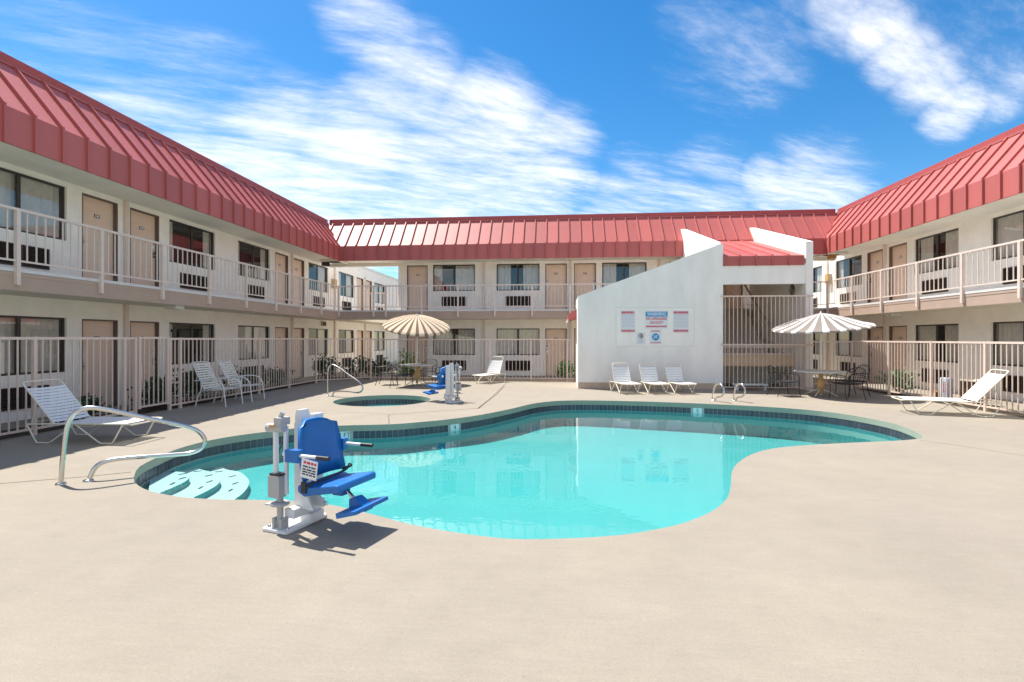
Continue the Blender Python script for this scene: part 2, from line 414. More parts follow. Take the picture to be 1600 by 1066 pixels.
def basin(name, P, floor_fn, tmat, tstep, pl):
    root = obj(name, None); struct(root)
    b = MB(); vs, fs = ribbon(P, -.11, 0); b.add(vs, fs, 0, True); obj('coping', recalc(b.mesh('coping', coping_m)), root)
    Q = inset(P, -.012); b = MB(); vs, fs = ribbon(Q, -.27, -.11); b.add(vs, fs, 0, True)
    n = len(P)
    b.add([(p.x, p.y, -.11) for p in P] + [(p.x, p.y, -.11) for p in Q], [(i, (i+1) % n, n + (i+1) % n, n + i) for i in range(n)], 0)
    obj('grout_band', recalc(b.mesh('grout_band', grout)), root)
    b = MB(); vs, fs = ribbon(Q, -1.4, -.27); b.add(vs, fs, 0, True); obj('wall', recalc(b.mesh('basin_wall', pl)), root)
    # tiles
    T = resample(Q, tstep); k = len(T)
    ln = sum((T[(i+1) % k] - T[i]).length for i in range(k)) / k
    tm = boxmesh('tile', tmat, -ln/2 + .004, ln/2 - .004, -.005, .006, -.245, -.116)
    return root, T, tm, ln
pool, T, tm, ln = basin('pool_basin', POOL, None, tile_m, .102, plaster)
markers = [((543, 676), '3 FT'), ((717, 668), '4'), ((1095, 640), '5')]
mk_idx = {}
for (px, py), s in markers:
    best = min(range(len(T)), key=lambda i: (T[i] - G(px, py, -.17).to_2d()).length); mk_idx[best] = s
rest = MB()
mk_mesh = boxmesh('marker_tile', tile_w, -ln + .003, ln - .003, -.005, .008, -.25, -.114)
for i in range(len(T)):
    a, b_ = T[i], T[(i+1) % len(T)]; c = (a + b_) / 2; d = b_ - a; rz = math.atan2(d.y, d.x)
    if i in mk_idx:
        o = obj('marker_tile', mk_mesh, pool, (c.x, c.y, 0), rz)
        t = text_mesh(mk_idx[i], .12, dark_p); 
        to = obj('lettering', t, o, (0, .011, -.18), rot=(math.pi/2, 0, math.pi))
    elif any((i + k) % len(T) in mk_idx for k in (-1, 1)): continue
    elif Vector((-d.y, d.x)).dot(c) < .0: obj('tile', tm, pool, (c.x, c.y, 0), rz)
    else:
        R_ = Matrix.Rotation(rz, 3, 'Z'); rest.add([R_ @ v.co + Vector((c.x, c.y, 0)) for v in tm.vertices], [tuple(f.vertices) for f in tm.polygons])
obj('tile_run', rest.mesh('tile_run', tile_m), pool)['kind'] = 'stuff'
# pool floor: a sheet that slopes gently to the deep end
def pool_floor():
    Q = inset(POOL, -.02); me = fill('pool_floor', Q, 0, plaster)
    for v in me.vertices:
        t = max(0, min(1, (v.co.x + 2.5) / 5.0)); v.co.z = -.50 - .22 * t
    return me
obj('floor', pool_floor(), pool)
# entry steps: three treads that widen from the shallow tip, outlines read off at their own depth
def inside(q, P):
    r_ = False; j = len(P) - 1
    for i in range(len(P)):
        if (P[i].y > q.y) != (P[j].y > q.y) and q.x < (P[j].x - P[i].x) * (q.y - P[i].y) / (P[j].y - P[i].y) + P[i].x: r_ = not r_
        j = i
    return r_
def clip_to_pool(c, poly):
    out = []
    for p in poly:
        lo, hi = 0.0, 1.0
        if inside(p, POOL): out.append(p); continue
        for _ in range(18):
            m_ = (lo + hi) / 2
            if inside(c.lerp(p, m_), POOL): lo = m_
            else: hi = m_
        out.append(c.lerp(p, lo))
    return out
STEPS = [(-.27, [(258, 728), (271, 736), (289, 738.5), (296, 745), (290, 752), (272, 761), (250, 770)]),
         (-.35, [(296, 722), (312.5, 733), (334, 738.5), (344, 748), (340, 757), (324, 767), (303, 777)]),
         (-.43, [(334, 716), (350, 732), (374, 737.5), (388, 749), (388, 759), (380, 770), (366, 781)])]
step_c = G(236, 741, -.30).to_2d()
for z, px in STEPS:
    edge = [p.to_2d() for p in smooth_path([G(a_, b_, z) for a_, b_ in px], 6)]
    e0, e1 = edge[0] - step_c, edge[-1] - step_c
    a0, a1 = math.atan2(e0.y, e0.x), math.atan2(e1.y, e1.x)
    while a1 > a0: a1 -= 2 * math.pi
    arc = [step_c + Vector((math.cos(t_), math.sin(t_))) * 3 for t_ in [a1 + (a0 - 2 * math.pi - a1) * k / 40 for k in range(1, 40)]]
    poly = clip_to_pool(step_c, edge + arc); b = MB()
    vs, fs = ribbon(poly, -1.2, z); b.add(vs, fs, 0, True); me = recalc(b.mesh('step_riser', plaster))
    st = obj('step', fill('step_tread', poly, z, plaster_w), pool); obj('riser', me, st)
    for k in (8, 15, 22, 29):
        q = step_c.lerp(edge[k], .86)
        obj('grip_mark', boxmesh('grip_mark', dark_p, -.05, .05, -.012, .012, .002, .006), st, (q.x, q.y, z), .3 + k * .05)
struct(obj('pool_water', fill('pool_water', inset(POOL, -.008), WATER_Z, water_m)))
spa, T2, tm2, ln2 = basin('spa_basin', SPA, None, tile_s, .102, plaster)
for i in range(len(T2)):
    a, b_ = T2[i], T2[(i+1) % len(T2)]; c = (a + b_) / 2; d = b_ - a
    obj('tile', tm2, spa, (c.x, c.y, 0), math.atan2(d.y, d.x))
obj('floor', fill('spa_floor', inset(SPA, -.02), -.46, plaster), spa)
bench = [SPA_C + (p - SPA_C) * .7 for p in SPA]
obj('bench', tess('spa_bench', [inset(SPA, -.015), bench], -.27, plaster), spa)
struct(obj('spa_water', fill('spa_water', inset(SPA, -.008), WATER_Z + .02, sheet_glass('spa_water', (.75, .97, .968), 1.33, .0, .55, 7.0))))
# expansion joints in the deck: thin dark sheets just above the concrete
joint_m = mat('joint_dirt', (.20, .165, .13), .95, .1, var=.5, vscale=10)
deck_o = bpy.data.objects['deck']
def joint(pts, w):
    pts = [Vector((p.x, p.y, 0)) for p in pts]; b = MB()
    for a, c in zip(pts, pts[1:]):
        d = (c - a).normalized(); s = Vector((-d.y, d.x, 0)) * w / 2; z = Vector((0, 0, .004))
        b.add([a - s + z, c - s + z, c + s + z, a + s + z], [(0, 1, 2, 3)])
    obj('joint', b.mesh('joint', joint_m), deck_o)
joint([G(608, 662), G(607, 648), G(640, 646), G(700, 641.5), G(747, 638.5), G(766, 623), G(792, 598)], .022)
joint([G(747, 638.5), G(775, 617), G(788, 604)], .028)
joint([G(0, 756), G(60, 751), G(130, 745.5), G(205, 738)], .014)
joint([G(500, 646), G(560, 645), G(606, 647)], .012)
joint([G(1438, 688), G(1520, 700), G(1620, 716)], .010)
# planting beds beside the fences
for nm, x0, x1, y0, y1 in (('planting_bed', -9.55, -8.72, 2, 18.5), ('planting_bed', -9.3, .5, 19.75, 20.5), ('planting_bed', 9.42, 10.15, 4, 17.2)):
    struct(obj(nm, fill(nm, [(x0, y0), (x1, y0), (x1, y1), (x0, y1)], .006, soil)))

# ------------------------------------------------------------------ motel wings
# wing frame: x along the wall, y into the building, z up; wall plane at y = 0
SLAB_T, SLAB_B = 2.78, 2.42
EAVE, TOPY = -1.32, -.33
Z_EAVE, Z_BEND, Z_TOP, Z_CAP = 4.845, 5.46, 6.64, 6.815
SOFFIT = 4.93
def wall_mesh(name, x0, x1, z0, z1, opens, depth=.16, m=stucco):
    xs = sorted({x0, x1} | {v for o in opens for v in o[:2] if x0 < v < x1}); zs = sorted({z0, z1} | {v for o in opens for v in o[2:4] if z0 < v < z1})
    b = MB()
    ins = lambda x, z: any(o[0] < x < o[1] and o[2] < z < o[3] for o in opens)
    for a, c in zip(xs, xs[1:]):
        for e, g in zip(zs, zs[1:]):
            if not ins((a + c) / 2, (e + g) / 2): b.add([(a, 0, e), (c, 0, e), (c, 0, g), (a, 0, g)], [(0, 1, 2, 3)])
    for o in opens:
        a, c, e, g = o[:4]; d = depth
        b.add([(a, 0, e), (a, d, e), (a, d, g), (a, 0, g)], [(0, 1, 2, 3)]); b.add([(c, 0, e), (c, d, e), (c, d, g), (c, 0, g)], [(3, 2, 1, 0)])
        b.add([(a, 0, g), (a, d, g), (c, d, g), (c, 0, g)], [(0, 1, 2, 3)]); b.add([(a, 0, e), (a, d, e), (c, d, e), (c, 0, e)], [(3, 2, 1, 0)])
    return b.mesh(name, m)
W_W, W_H = 1.86, 1.15
def curtain_strip(b, x0, x1, z0, z1, y, seed):
    r = random.Random(seed); n = max(4, int((x1 - x0) / .035)); vs = []
    ph = r.uniform(0, 6)
    for i in range(n + 1):
        x = x0 + (x1 - x0) * i / n; w = .020 * math.sin(x * 46 + ph) + .012 * math.sin(x * 23 + ph * 2)
        vs += [(x, y + w, z0), (x, y + w * .6, z1)]
    b.add(vs, [(2*i, 2*i + 2, 2*i + 3, 2*i + 1) for i in range(n)], 0, True)
h_ = W_W / 2
def frame_fn(b):
    for z0, z1 in ((0, .04), (W_H - .04, W_H)): b.box(-h_, h_, .05, .11, z0, z1)
    for x0, x1 in ((-h_, -h_ + .04), (h_ - .04, h_), (-.035, .035)): b.box(x0, x1, .052, .112, .04, W_H - .04)
FRAME = one(frame_fn, 'window_frame', bronze)
PANE = one(lambda b: b.add([(-.437, 0, .04), (.437, 0, .04), (.437, 0, W_H - .04), (-.437, 0, W_H - .04)], [(0, 1, 2, 3)]), 'pane', glass_m)
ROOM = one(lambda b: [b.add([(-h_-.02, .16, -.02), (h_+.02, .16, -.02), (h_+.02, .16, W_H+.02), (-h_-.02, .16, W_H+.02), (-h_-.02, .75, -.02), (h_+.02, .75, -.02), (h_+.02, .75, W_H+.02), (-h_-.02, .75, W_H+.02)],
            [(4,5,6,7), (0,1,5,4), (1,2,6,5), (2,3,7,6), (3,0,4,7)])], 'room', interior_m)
CURT = []
for k, spans in enumerate(([(-.9, -.32), (.22, .9)], [(-.9, -.55), (.05, .9)], [(-.9, -.04), (.5, .9)], [(-.9, -.62), (.62, .9)], [(-.9, .9)], [(-.9, -.12), (.16, .9)])):
    b = MB()
    for i, (a, c) in enumerate(spans): curtain_strip(b, a, c, .03, W_H - .02, .165, k * 7 + i)
    CURT.append(b.mesh('curtain', curtain_m))
def ac_fn(b):
    b.box(-.535, .535, .03, .10, 0, .42)
    for x0, x1, z0, z1 in ((-.535, -.505, 0, .42), (.505, .535, 0, .42), (-.505, .505, 0, .025), (-.505, .505, .395, .42)): b.box(x0, x1, -.03, .03, z0, z1)
    for i in range(9):
        z = .045 + i * .04; b.add([(-.505, -.02, z), (.505, -.02, z), (.505, .028, z + .026), (-.505, .028, z + .026), (-.505, -.02, z - .006), (.505, -.02, z - .006)], [(0, 1, 2, 3), (4, 5, 1, 0)])
    b.box(-.012, .012, -.026, .026, .025, .395)
AC = one(ac_fn, 'air_conditioner', acm)
D_W, D_H = .93, 2.03
def door_fn(b):
    b.box(-D_W/2, D_W/2, .10, .14, 0, D_H)
    for i in range(5): b.box(-D_W/2 + .14, D_W/2 - .14, .094, .10, 1.35 + i * .125, 1.44 + i * .125)
DOOR = one(door_fn, 'door', door_m)
JAMB = one(lambda b: [b.box(-D_W/2, -D_W/2 + .03, .004, .10, 0, D_H), b.box(D_W/2 - .03, D_W/2, .004, .10, 0, D_H), b.box(-D_W/2 + .03, D_W/2 - .03, .004, .10, D_H - .03, D_H)], 'door_jamb', jamb_m)
PLATE = one(lambda b: [b.box(-.07, .07, .085, .094, 1.58, 1.65), b.box(-.052, -.028, .082, .085, 1.59, 1.64, 1), b.box(-.012, .012, .082, .085, 1.59, 1.64, 1), b.box(.028, .052, .082, .085, 1.59, 1.64, 1)], 'number_plate', dark_p, paper)
HANDLE = one(lambda b: [b.box(-.03, .03, .075, .10, .92, 1.08), b.tube([(0, .075, .98), (0, .04, .98), (.10, .04, .98)], .011, 6)], 'handle', steel)
NOTICE = one(lambda b: [b.box(-.045, .045, .09, .097, 1.14, 1.33), b.box(-.03, .03, .088, .09, 1.23, 1.30, 1)], 'notice', paper, pink_p)
PIPE = {}
def pipe_mesh(z0, z1):
    k = (z0, z1)
    if k not in PIPE: PIPE[k] = boxmesh('downspout', rail_m, -.05, .05, -.07, -.002, z0, z1)
    return PIPE[k]
POST = boxmesh('post', rail_m, -.032, .032, -.032, .032, 2.50, 3.755)
PICKET = boxmesh('picket', rail_m, -.009, .009, -.009, .009, 2.925, 3.755)
FPICKET = {}
def rail_run(parent, x0, x1, y, posts, sp, zb=2.90, zt=3.80, picket=PICKET, post=POST):
    r = obj('railing', boxmesh('top_rail', rail_m, x0, x1, y - .024, y + .024, 3.755, 3.80), parent)
    obj('bottom_rail', boxmesh('bottom_rail', rail_m, x0, x1, y - .016, y + .016, 2.893, 2.925), r)
    for x in posts: obj('post', post, r, (x, y, 0))
    ps = sorted(posts); ends = [x0] + ps + [x1]
    for a, c in zip(ends, ends[1:]):
        n = max(1, round((c - a) / sp))
        for i in range(1, n): obj('picket', picket, r, (a + (c - a) * i / n, y, 0))
    return r
panel_cache = {}
def roof_panels(roof, x0, x1, step, valley_lo=None, valley_hi=None, x_first=None):
    """panels between ribs; valley_*: x at the eave where a crossing roof cuts in (widening upward)"""
    run = TOPY - EAVE
    def smin(x):
        s = 0
        if valley_hi is not None: s = max(s, (x - valley_hi) / run)
        if valley_lo is not None: s = max(s, (valley_lo - x) / run)
        return min(1, s)
    def pt(x, s): return Vector((x, EAVE + run * s, Z_BEND + (Z_TOP - Z_BEND) * s))
    nrm = Vector((0, -(Z_TOP - Z_BEND), run)).normalized()
    xs = []; x = x_first if x_first is not None else x0
    while x > x0: x -= step
    xs.append(x0)
    x += step
    while x < x1 - .01:
        if x > x0 + .01: xs.append(x)
        x += step
    xs.append(x1)
    for a, c in zip(xs, xs[1:]):
        sa, sc_ = smin(a), smin(c); full = sa == 0 and sc_ == 0; key = (round(c - a, 4), 'full')
        def make():
            b = MB(); o = -a if full else 0
            low = [(a, sa)]
            for v in (valley_lo, valley_hi):
                if v is not None and a < v < c: low.append((v, 0))
            low.append((c, sc_)); low = sorted(set(low))
            poly = [pt(x_, s) for x_, s in low]
            if sc_ < 1: poly.append(pt(c, 1))
            if sa < 1: poly.append(pt(a, 1))
            if len(poly) < 3: return None
            poly = [p + Vector((o, 0, 0)) for p in poly]
            b.add(poly, [tuple(range(len(poly)))])
            flat = [x_ for x_, s in low if s == 0]
            if len(flat) >= 2:
                f0, f1 = min(flat) + o, max(flat) + o
                b.add([(f0, EAVE, Z_EAVE), (f1, EAVE, Z_EAVE), (f1, EAVE, Z_BEND), (f0, EAVE, Z_BEND)], [(0, 1, 2, 3)])
                b.add([(f0, EAVE, Z_EAVE), (f1, EAVE, Z_EAVE), (f1, EAVE + .05, Z_EAVE), (f0, EAVE + .05, Z_EAVE)], [(3, 2, 1, 0)])
            # standing seam along the left edge
            if sa < 1:
                p, q = pt(a, sa) + Vector((o, 0, 0)), pt(a, 1) + Vector((o, 0, 0)); w = Vector((.017, 0, 0)); hh = nrm * .05
                b.add([p - w, p + w, p + w + hh, p - w + hh, q - w, q + w, q + w + hh, q - w + hh], [(0, 4, 7, 3), (1, 2, 6, 5), (3, 7, 6, 2), (0, 3, 2, 1), (4, 5, 6, 7)])
                if sa == 0:
                    z0 = Z_EAVE - .004
                    b.add([(a + o - .017, EAVE - .045, z0), (a + o + .017, EAVE - .045, z0), (a + o + .017, EAVE - .045, Z_BEND + .028), (a + o - .017, EAVE - .045, Z_BEND + .028),
                           (a + o - .017, EAVE, z0), (a + o + .017, EAVE, z0), (a + o + .017, EAVE, Z_BEND), (a + o - .017, EAVE, Z_BEND)], [(0, 1, 2, 3), (4, 0, 3, 7), (1, 5, 6, 2), (4, 5, 1, 0), (3, 2, 6, 7)])
            return b.mesh('roof_panel', roof_m)
        if full:
            if key not in panel_cache: panel_cache[key] = make()
            obj('panel', panel_cache[key], roof, (a, 0, 0))
        else:
            me = make()
            if me: obj('panel', me, roof)
rng = random.Random(11)
def room_parts(w, kind, x, floor, flip=False, curt=None):
    z = 0 if floor == 0 else SLAB_T
    if kind == 'w':
        z0 = .885 if floor == 0 else 3.675
        f = obj('window', FRAME, w, (x, 0, z0))
        obj('pane', PANE, f, (-.4645, .068, 0)); obj('pane', PANE, f, (.4645, .092, 0))
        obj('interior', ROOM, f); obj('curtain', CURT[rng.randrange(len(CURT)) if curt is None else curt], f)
        obj('air_conditioner', AC, w, (x, 0, z + .225))
        return [(x - h_, x + h_, z0, z0 + W_H), (x - .54, x + .54, z + .22, z + .65)]
    d = obj('door', DOOR, w, (x, 0, z)); obj('jamb', JAMB, d); obj('number_plate', PLATE, d)
    sx = -1 if flip else 1
    obj('handle', HANDLE, d, (sx * .38, 0, 0)); obj('notice', NOTICE, d, (sx * .38, 0, .02))
    return [(x - D_W/2, x + D_W/2, z, z + D_H)]
def build_wing(name, label, loc, rz, x0, x1, items, pipes, spouts):
    w = thing(name, label, 'building', loc, rz)
    ops = []
    for kind, x, flip in items:
        for fl in (0, 1): ops += room_parts(w, kind, x, fl, flip)
    obj('wall', wall_mesh('wall', x0, x1, 0, 5.35, ops), w)
    for x in pipes:
        obj('downspout', pipe_mesh(0, SLAB_B - .002), w, (x, 0, 0)); obj('downspout', pipe_mesh(SLAB_T + .002, SOFFIT - .002), w, (x, 0, 0))
    return w
def slab_parts(w, x0, x1, f0, f1, y0=-1.28):
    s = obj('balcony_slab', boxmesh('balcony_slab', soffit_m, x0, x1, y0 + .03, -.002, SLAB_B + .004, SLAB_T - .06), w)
    obj('walkway_top', boxmesh('walkway_top', lip_m, x0, x1, y0 - .02, -.004, SLAB_T - .058, SLAB_T), s)
    obj('fascia', boxmesh('fascia', taupe, f0, f1, y0 - .004, y0 + .028, SLAB_B - .01, SLAB_T - .062), s)
    obj('fascia_trim', boxmesh('fascia_trim', taupe, f0, f1, y0 - .012, y0 - .005, SLAB_T - .13, SLAB_T - .062), s)
    return s
def roof_root(w, x0, x1):
    r = obj('roof', boxmesh('roof_cap', trim_m, x0, x1, TOPY - .02, TOPY + .12, Z_TOP - .05, Z_CAP), w)
    obj('cap_flashing', boxmesh('cap_flashing', roof_m, x0, x1, TOPY - .05, TOPY - .022, Z_TOP - .03, Z_TOP + .02), r)
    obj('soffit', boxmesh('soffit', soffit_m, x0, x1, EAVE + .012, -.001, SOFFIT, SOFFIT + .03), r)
    obj('eave_board', boxmesh('eave_board', soffit_m, x0, x1, EAVE + .05, EAVE + .085, Z_EAVE + .004, SOFFIT), r)
    return r
PAT = [('d', -.635, True), ('d', .635, False), ('w', 2.38, False), ('w', -2.38, False)]
def side_items(ps, lo, hi, sgn=1):
    out = []
    for p in ps:
        for k, dx, fl in PAT:
            x = sgn * p + dx
            if lo + .95 < x < hi - .95: out.append((k, x, fl))
    return out
XL, XR, YB = -10.42, 11.60, 22.05
EAVE_YB = YB + EAVE
# left wing: x = world Y
PL = [3.75, 11.50, 19.25, 27.0]
wl = build_wing('motel_wing', 'two-storey white motel wing with red roof along the left side of the pool', (XL, 0, 0), math.pi/2, .6, 33.5,
                side_items(PL, .6, 33.4), [3.75, 11.52, 19.32, 23.2, 27.0], None)
slab_parts(wl, .6, 33.4, .6, YB - 1.28 + .0)
r = roof_root(wl, .6, YB + TOPY + .05); roof_panels(r, .6, EAVE_YB - EAVE + TOPY, .502, valley_hi=EAVE_YB, x_first=8.18)
obj('flat_roof', boxmesh('flat_roof', soffit_m, .6, 33.5, .01, 6, 5.35, 5.5), wl)
obj('parapet', boxmesh('parapet', stucco, .6, YB - .4, TOPY + .14, .30, SOFFIT + .04, Z_TOP), wl)
posts_l = [20.7 - 1.6 * k for k in range(13)]
rail_run(wl, .62, 20.73, -1.32, [x for x in posts_l if x > 1], .163)
# right wing: x = -world Y
PR = [3.8, 11.55, 19.29, 27.0]
wr = build_wing('motel_wing', 'two-storey white motel wing with red roof along the right side of the pool', (XR, 0, 0), -math.pi/2, -33.5, -2.6,
                side_items(PR, -33.4, -2.6, -1), [-p for p in (3.8, 11.55, 19.29, 23.2, 27.0)], None)
slab_parts(wr, -33.4, -2.6, -(YB - 1.28), -2.6)
r = roof_root(wr, -(YB + TOPY + .05), -2.6); roof_panels(r, -(EAVE_YB - EAVE + TOPY), -2.6, .502, valley_lo=-EAVE_YB, x_first=-16.4)
obj('flat_roof', boxmesh('flat_roof', soffit_m, -33.5, -2.6, .01, 6, 5.35, 5.5), wr)
obj('parapet', boxmesh('parapet', stucco, -(YB - .4), -2.6, TOPY + .14, .30, SOFFIT + .04, Z_TOP), wr)
rail_run(wr, -20.73, -2.65, -1.32, [-(18.96 - 1.64 * k) for k in range(-1, 10) if 18.96 - 1.64 * k < 20.7], .163)
# back wing: x = world X
IB = [('d', -6.13, False), ('w', -4.50, False), ('w', -1.70, False), ('d', -.06, True), ('d', 1.17, False), ('w', 2.82, False), ('w', 5.6, False), ('d', 7.2, True)]
wb = build_wing('motel_wing', 'two-storey white motel wing with red roof closing the far end of the courtyard', (0, YB, 0), 0, -6.82, 8.2, IB, [-3.17, .56, 4.25], None)
slab_parts(wb, XL + 1.28 + .002, XR - 1.28 - .002, XL + 1.31, XR - 1.31)
xa, xb = XL - EAVE, XR + EAVE
r = roof_root(wb, XL - TOPY + .13, XR + TOPY - .13)
roof_panels(r, XL - TOPY, XR + TOPY, .466, valley_lo=xa, valley_hi=xb, x_first=-8.385)
obj('gap_beam', boxmesh('gap_beam', soffit_m, XL + .3, -6.83, -.06, .14, SOFFIT - .14, SOFFIT - .002), wb)
obj('gap_beam', boxmesh('gap_beam', soffit_m, 8.22, XR - .3, -.06, .14, SOFFIT - .14, SOFFIT - .002), wb)
obj('end_wall', boxmesh('end_wall', stucco, -6.815, -6.6, .17, 6, 0, 5.34), wb)
obj('end_wall', boxmesh('end_wall', stucco, 7.95, 8.19, .17, 6, 0, 5.34), wb)
obj('flat_roof', boxmesh('flat_roof', soffit_m, -6.8, 8.2, .01, 6, 5.36, 5.5), wb)
obj('parapet', boxmesh('parapet', stucco, XL + .2, XR - .2, TOPY + .14, .02, SOFFIT + .04, Z_TOP), wb)
obj('gap_post', boxmesh('gap_post', stucco, -6.95, -6.83, -.1, .1, 0, SOFFIT - .15), wb)
rail_run(wb, XL + 1.35, XR - 1.35, -1.32, [-7.62 + .0] + [-7.1 + 1.52 * k for k in range(0, 12)], .155)
# stair rail beyond the gap
def far_rail(b):
    b.box(-9.1, -7.7, 23.9, 23.94, 3.76, 3.80); b.bar((-7.7, 23.92, 3.78), (-6.9, 23.92, 3.2), .04, .04)
    for i in range(10): b.box(-9.05 + i * .15, -9.03 + i * .15, 23.91, 23.93, 2.8, 3.76)
    for i in range(6): x = -7.6 + i * .13; b.box(x, x + .02, 23.91, 23.93, 2.3, 3.70 - i * .09)
    b.box(-9.14, -7.6, 22.1, 23.98, 2.6, 2.78)
tag(obj('stair_railing', one(far_rail, 'stair_railing', rail_m)), 'thin tan stair railing seen through the gap beyond the left corner of the balcony', 'railing')

# ------------------------------------------------------------------ stair tower
TY = 16.5
tw = thing('stair_tower', 'white stucco stair enclosure with slanted top in front of the far wing', 'building', (0, 0, 0))
TX0, TX1, TX2, TX3 = .65, 5.14, 7.61, 7.82
obj('front_wall', one(lambda b: b.prism([(TX0, .0), (TX1, .0), (TX1, 4.57), (TX0, 2.95)], 'y', TY, TY + .2), 'front_wall', stucco_white), tw)
obj('end_wall', boxmesh('end_wall', stucco_white, TX0 + .002, TX0 + .2, TY + .201, 18.3, 0, 2.94), tw)
side = [(TY + .201, 0), (21.15, 0), (21.15, 6.0), (TY + .201, 4.63)]
obj('side_wall', one(lambda b: b.prism(side, 'x', TX1 - .2, TX1 - .002), 'side_wall', stucco_white), tw)
obj('side_wall', one(lambda b: b.prism([(TY, 0), (21.15, 0), (21.15, 6.0), (TY, 4.58)], 'x', TX2, TX3), 'side_wall', stucco_white), tw)
obj('base_stain', boxmesh('base_stain', tan_stain, TX0 + .01, TX1 - .01, TY - .012, TY - .002, 0.004, .20), tw)
obj('header_beam', boxmesh('header_beam', stucco_white, TX1 + .002, TX2 - .002, TY + .03, TY + .2, 3.29, 3.90), tw)
rf = obj('roof', boxmesh('roof_fascia', roof_m, TX1 + .002, TX2 - .05, TY + .0, TY + .028, 3.86, 4.16), tw)
sl = (5.40 - 4.16) / (20.72 - TY)
n_p = 5; pw = (TX2 - .05 - TX1) / n_p
def mini(b):
    b.add([(0, TY, 4.161), (pw, TY, 4.161), (pw, 20.72, 5.401), (0, 20.72, 5.401)], [(0, 1, 2, 3)])
    b.bar((.02, TY - .01, 4.18), (.02, 20.72, 5.42), .034, .05); b.box(.003, .037, TY - .04, TY - .001, 3.85, 4.19)
PM = one(mini, 'roof_panel', roof_m)
for i in range(n_p): obj('panel', PM, rf, (TX1 + .002 + i * pw, 0, 0))
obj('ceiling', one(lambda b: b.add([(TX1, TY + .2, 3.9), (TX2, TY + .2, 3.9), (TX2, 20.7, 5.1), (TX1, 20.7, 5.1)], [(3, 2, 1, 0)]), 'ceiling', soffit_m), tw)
aw = obj('awning', one(lambda b: b.add([(.36, 17.6, 2.42), (.66, 17.6, 2.62), (.66, 19.4, 2.62), (.36, 19.4, 2.42), (.36, 17.6, 2.22), (.66, 17.6, 2.3), (.66, 19.4, 2.3), (.36, 19.4, 2.22)], [(0, 1, 2, 3), (4, 5, 1, 0), (0, 3, 7, 4), (7, 6, 5, 4)]), 'awning', roof_m), tw)
obj('awning_trim', boxmesh('awning_trim', lip_m, .33, .37, 17.58, 19.42, 2.16, 2.25), aw)
# stairs inside
land = obj('landing', boxmesh('landing', mat('landing_tan', (.78, .56, .36), .7, .3, var=.06, vscale=5), TX1 + .01, TX2 - .01, 17.25, 18.55, .70, 1.06), tw)
obj('landing_edge', boxmesh('landing_edge', rail_m, TX1 + .01, TX2 - .01, 17.2, 17.245, 1.06, 1.12), land)
nst = 10
stepm = boxmesh('step', mat('stair_tread', (.55, .45, .37), .8, .2, var=.1, vscale=5), TX1 + .55, TX2 - .35, 0, .30, -.17, 0)
for i in range(nst): obj('step', stepm, tw, (0, 18.55 + i * .23, 1.06 + (i + 1) * .171))
for x in (TX1 + .5, TX2 - .3):
    hr = obj('handrail', one(lambda b: b.bar((x, 18.4, 2.0), (x, 20.9, 3.75), .045, .045), 'handrail', taupe), tw)
lr = obj('landing_rail', boxmesh('landing_rail', rail_m, TX1 + .01, TX2 - .01, 17.24, 17.28, 1.30, 1.35), tw)
lpk = boxmesh('picket', rail_m, -.008, .008, -.008, .008, 1.121, 1.30)
for i in range(16): obj('picket', lpk, lr, (TX1 + .08 + i * .15, 17.26, 0))
obj('under_stair_wall', boxmesh('under_stair_wall', stucco, TX1 + .01, TX2 - .01, 18.9, 19.0, 0, 1.05), tw)
p = onX(1240, 453, TX2)
lm_ = tag(obj('wall_lamp', one(lambda b: b.prism([(-.13, 0), (0, .2), (.13, 0), (0, -.2)], 'x', -.09, -.004), 'wall_lamp', mat('lamp_bronze', (.16, .14, .11), .5, .4)), None, p),
          'small diamond-shaped dark wall lamp inside the stair opening', 'lamp')
obj('glass', one(lambda b: b.prism([(-.08, 0), (0, .13), (.08, 0), (0, -.13)], 'x', -.098, -.091), 'lamp_glass', mat('lamp_glass', (.35, .34, .30), .3, .5)), lm_)

# ------------------------------------------------------------------ fences
def fence(name, label, a, b, zt, posts, sp=.133, zb=.09, cat='fence', rails=(), zfoot=0.0, post_w=.055, ends=True):
    a = Vector(a); b = Vector(b); d = b - a; Ln = d.length; rz = math.atan2(d.y, d.x)
    t = thing(name, label, cat, (a.x, a.y, 0), rz)
    obj('top_rail', boxmesh('top_rail', fence_m, 0, Ln, -.02, .02, zt - .045, zt), t)
    obj('bottom_rail', boxmesh('bottom_rail', fence_m, 0, Ln, -.016, .016, zb, zb + .035), t)
    for z in rails: obj('middle_rail', boxmesh('middle_rail', fence_m, 0, Ln, -.022, .022, z, z + .05), t)
    pm = boxmesh('post', fence_m, -post_w/2, post_w/2, -post_w/2, post_w/2, zfoot, zt + .006)
    pk = boxmesh('picket', fence_m, -.009, .009, -.009, .009, zb + .035, zt - .045)
    for x in posts: obj('post', pm, t, (x, 0, 0))
    e = [0] + sorted(posts) + [Ln]
    for p, q in zip(e, e[1:]):
        n = max(1, round((q - p) / sp))
        for i in range(1, n): obj('picket', pk, t, (p + (q - p) * i / n, 0, 0))
    return t
FX = -8.6
def fy(px): return onX(px, 500, FX).y
y_s = 2.6
fence('pool_fence', 'tan picket fence on the left between the nearest lounger and the gate', (FX, y_s), (FX, fy(211)), 1.62,
      [fy(53.5) - y_s - 2.1, fy(53.5) - y_s, fy(194) - y_s, fy(211) - y_s])
g = fence('gate', 'tan picket gate standing in the left fence, with black closer on its post', (FX + .01, fy(211) + .06), (FX + .01, fy(265) - .05), 1.63, [.03, fy(265) - fy(211) - .14], cat='gate', zb=.16, zfoot=.14, sp=.125)
obj('lock_plate', boxmesh('lock_plate', fence_m, .03, .07, -.035, .035, .75, 1.05), g)
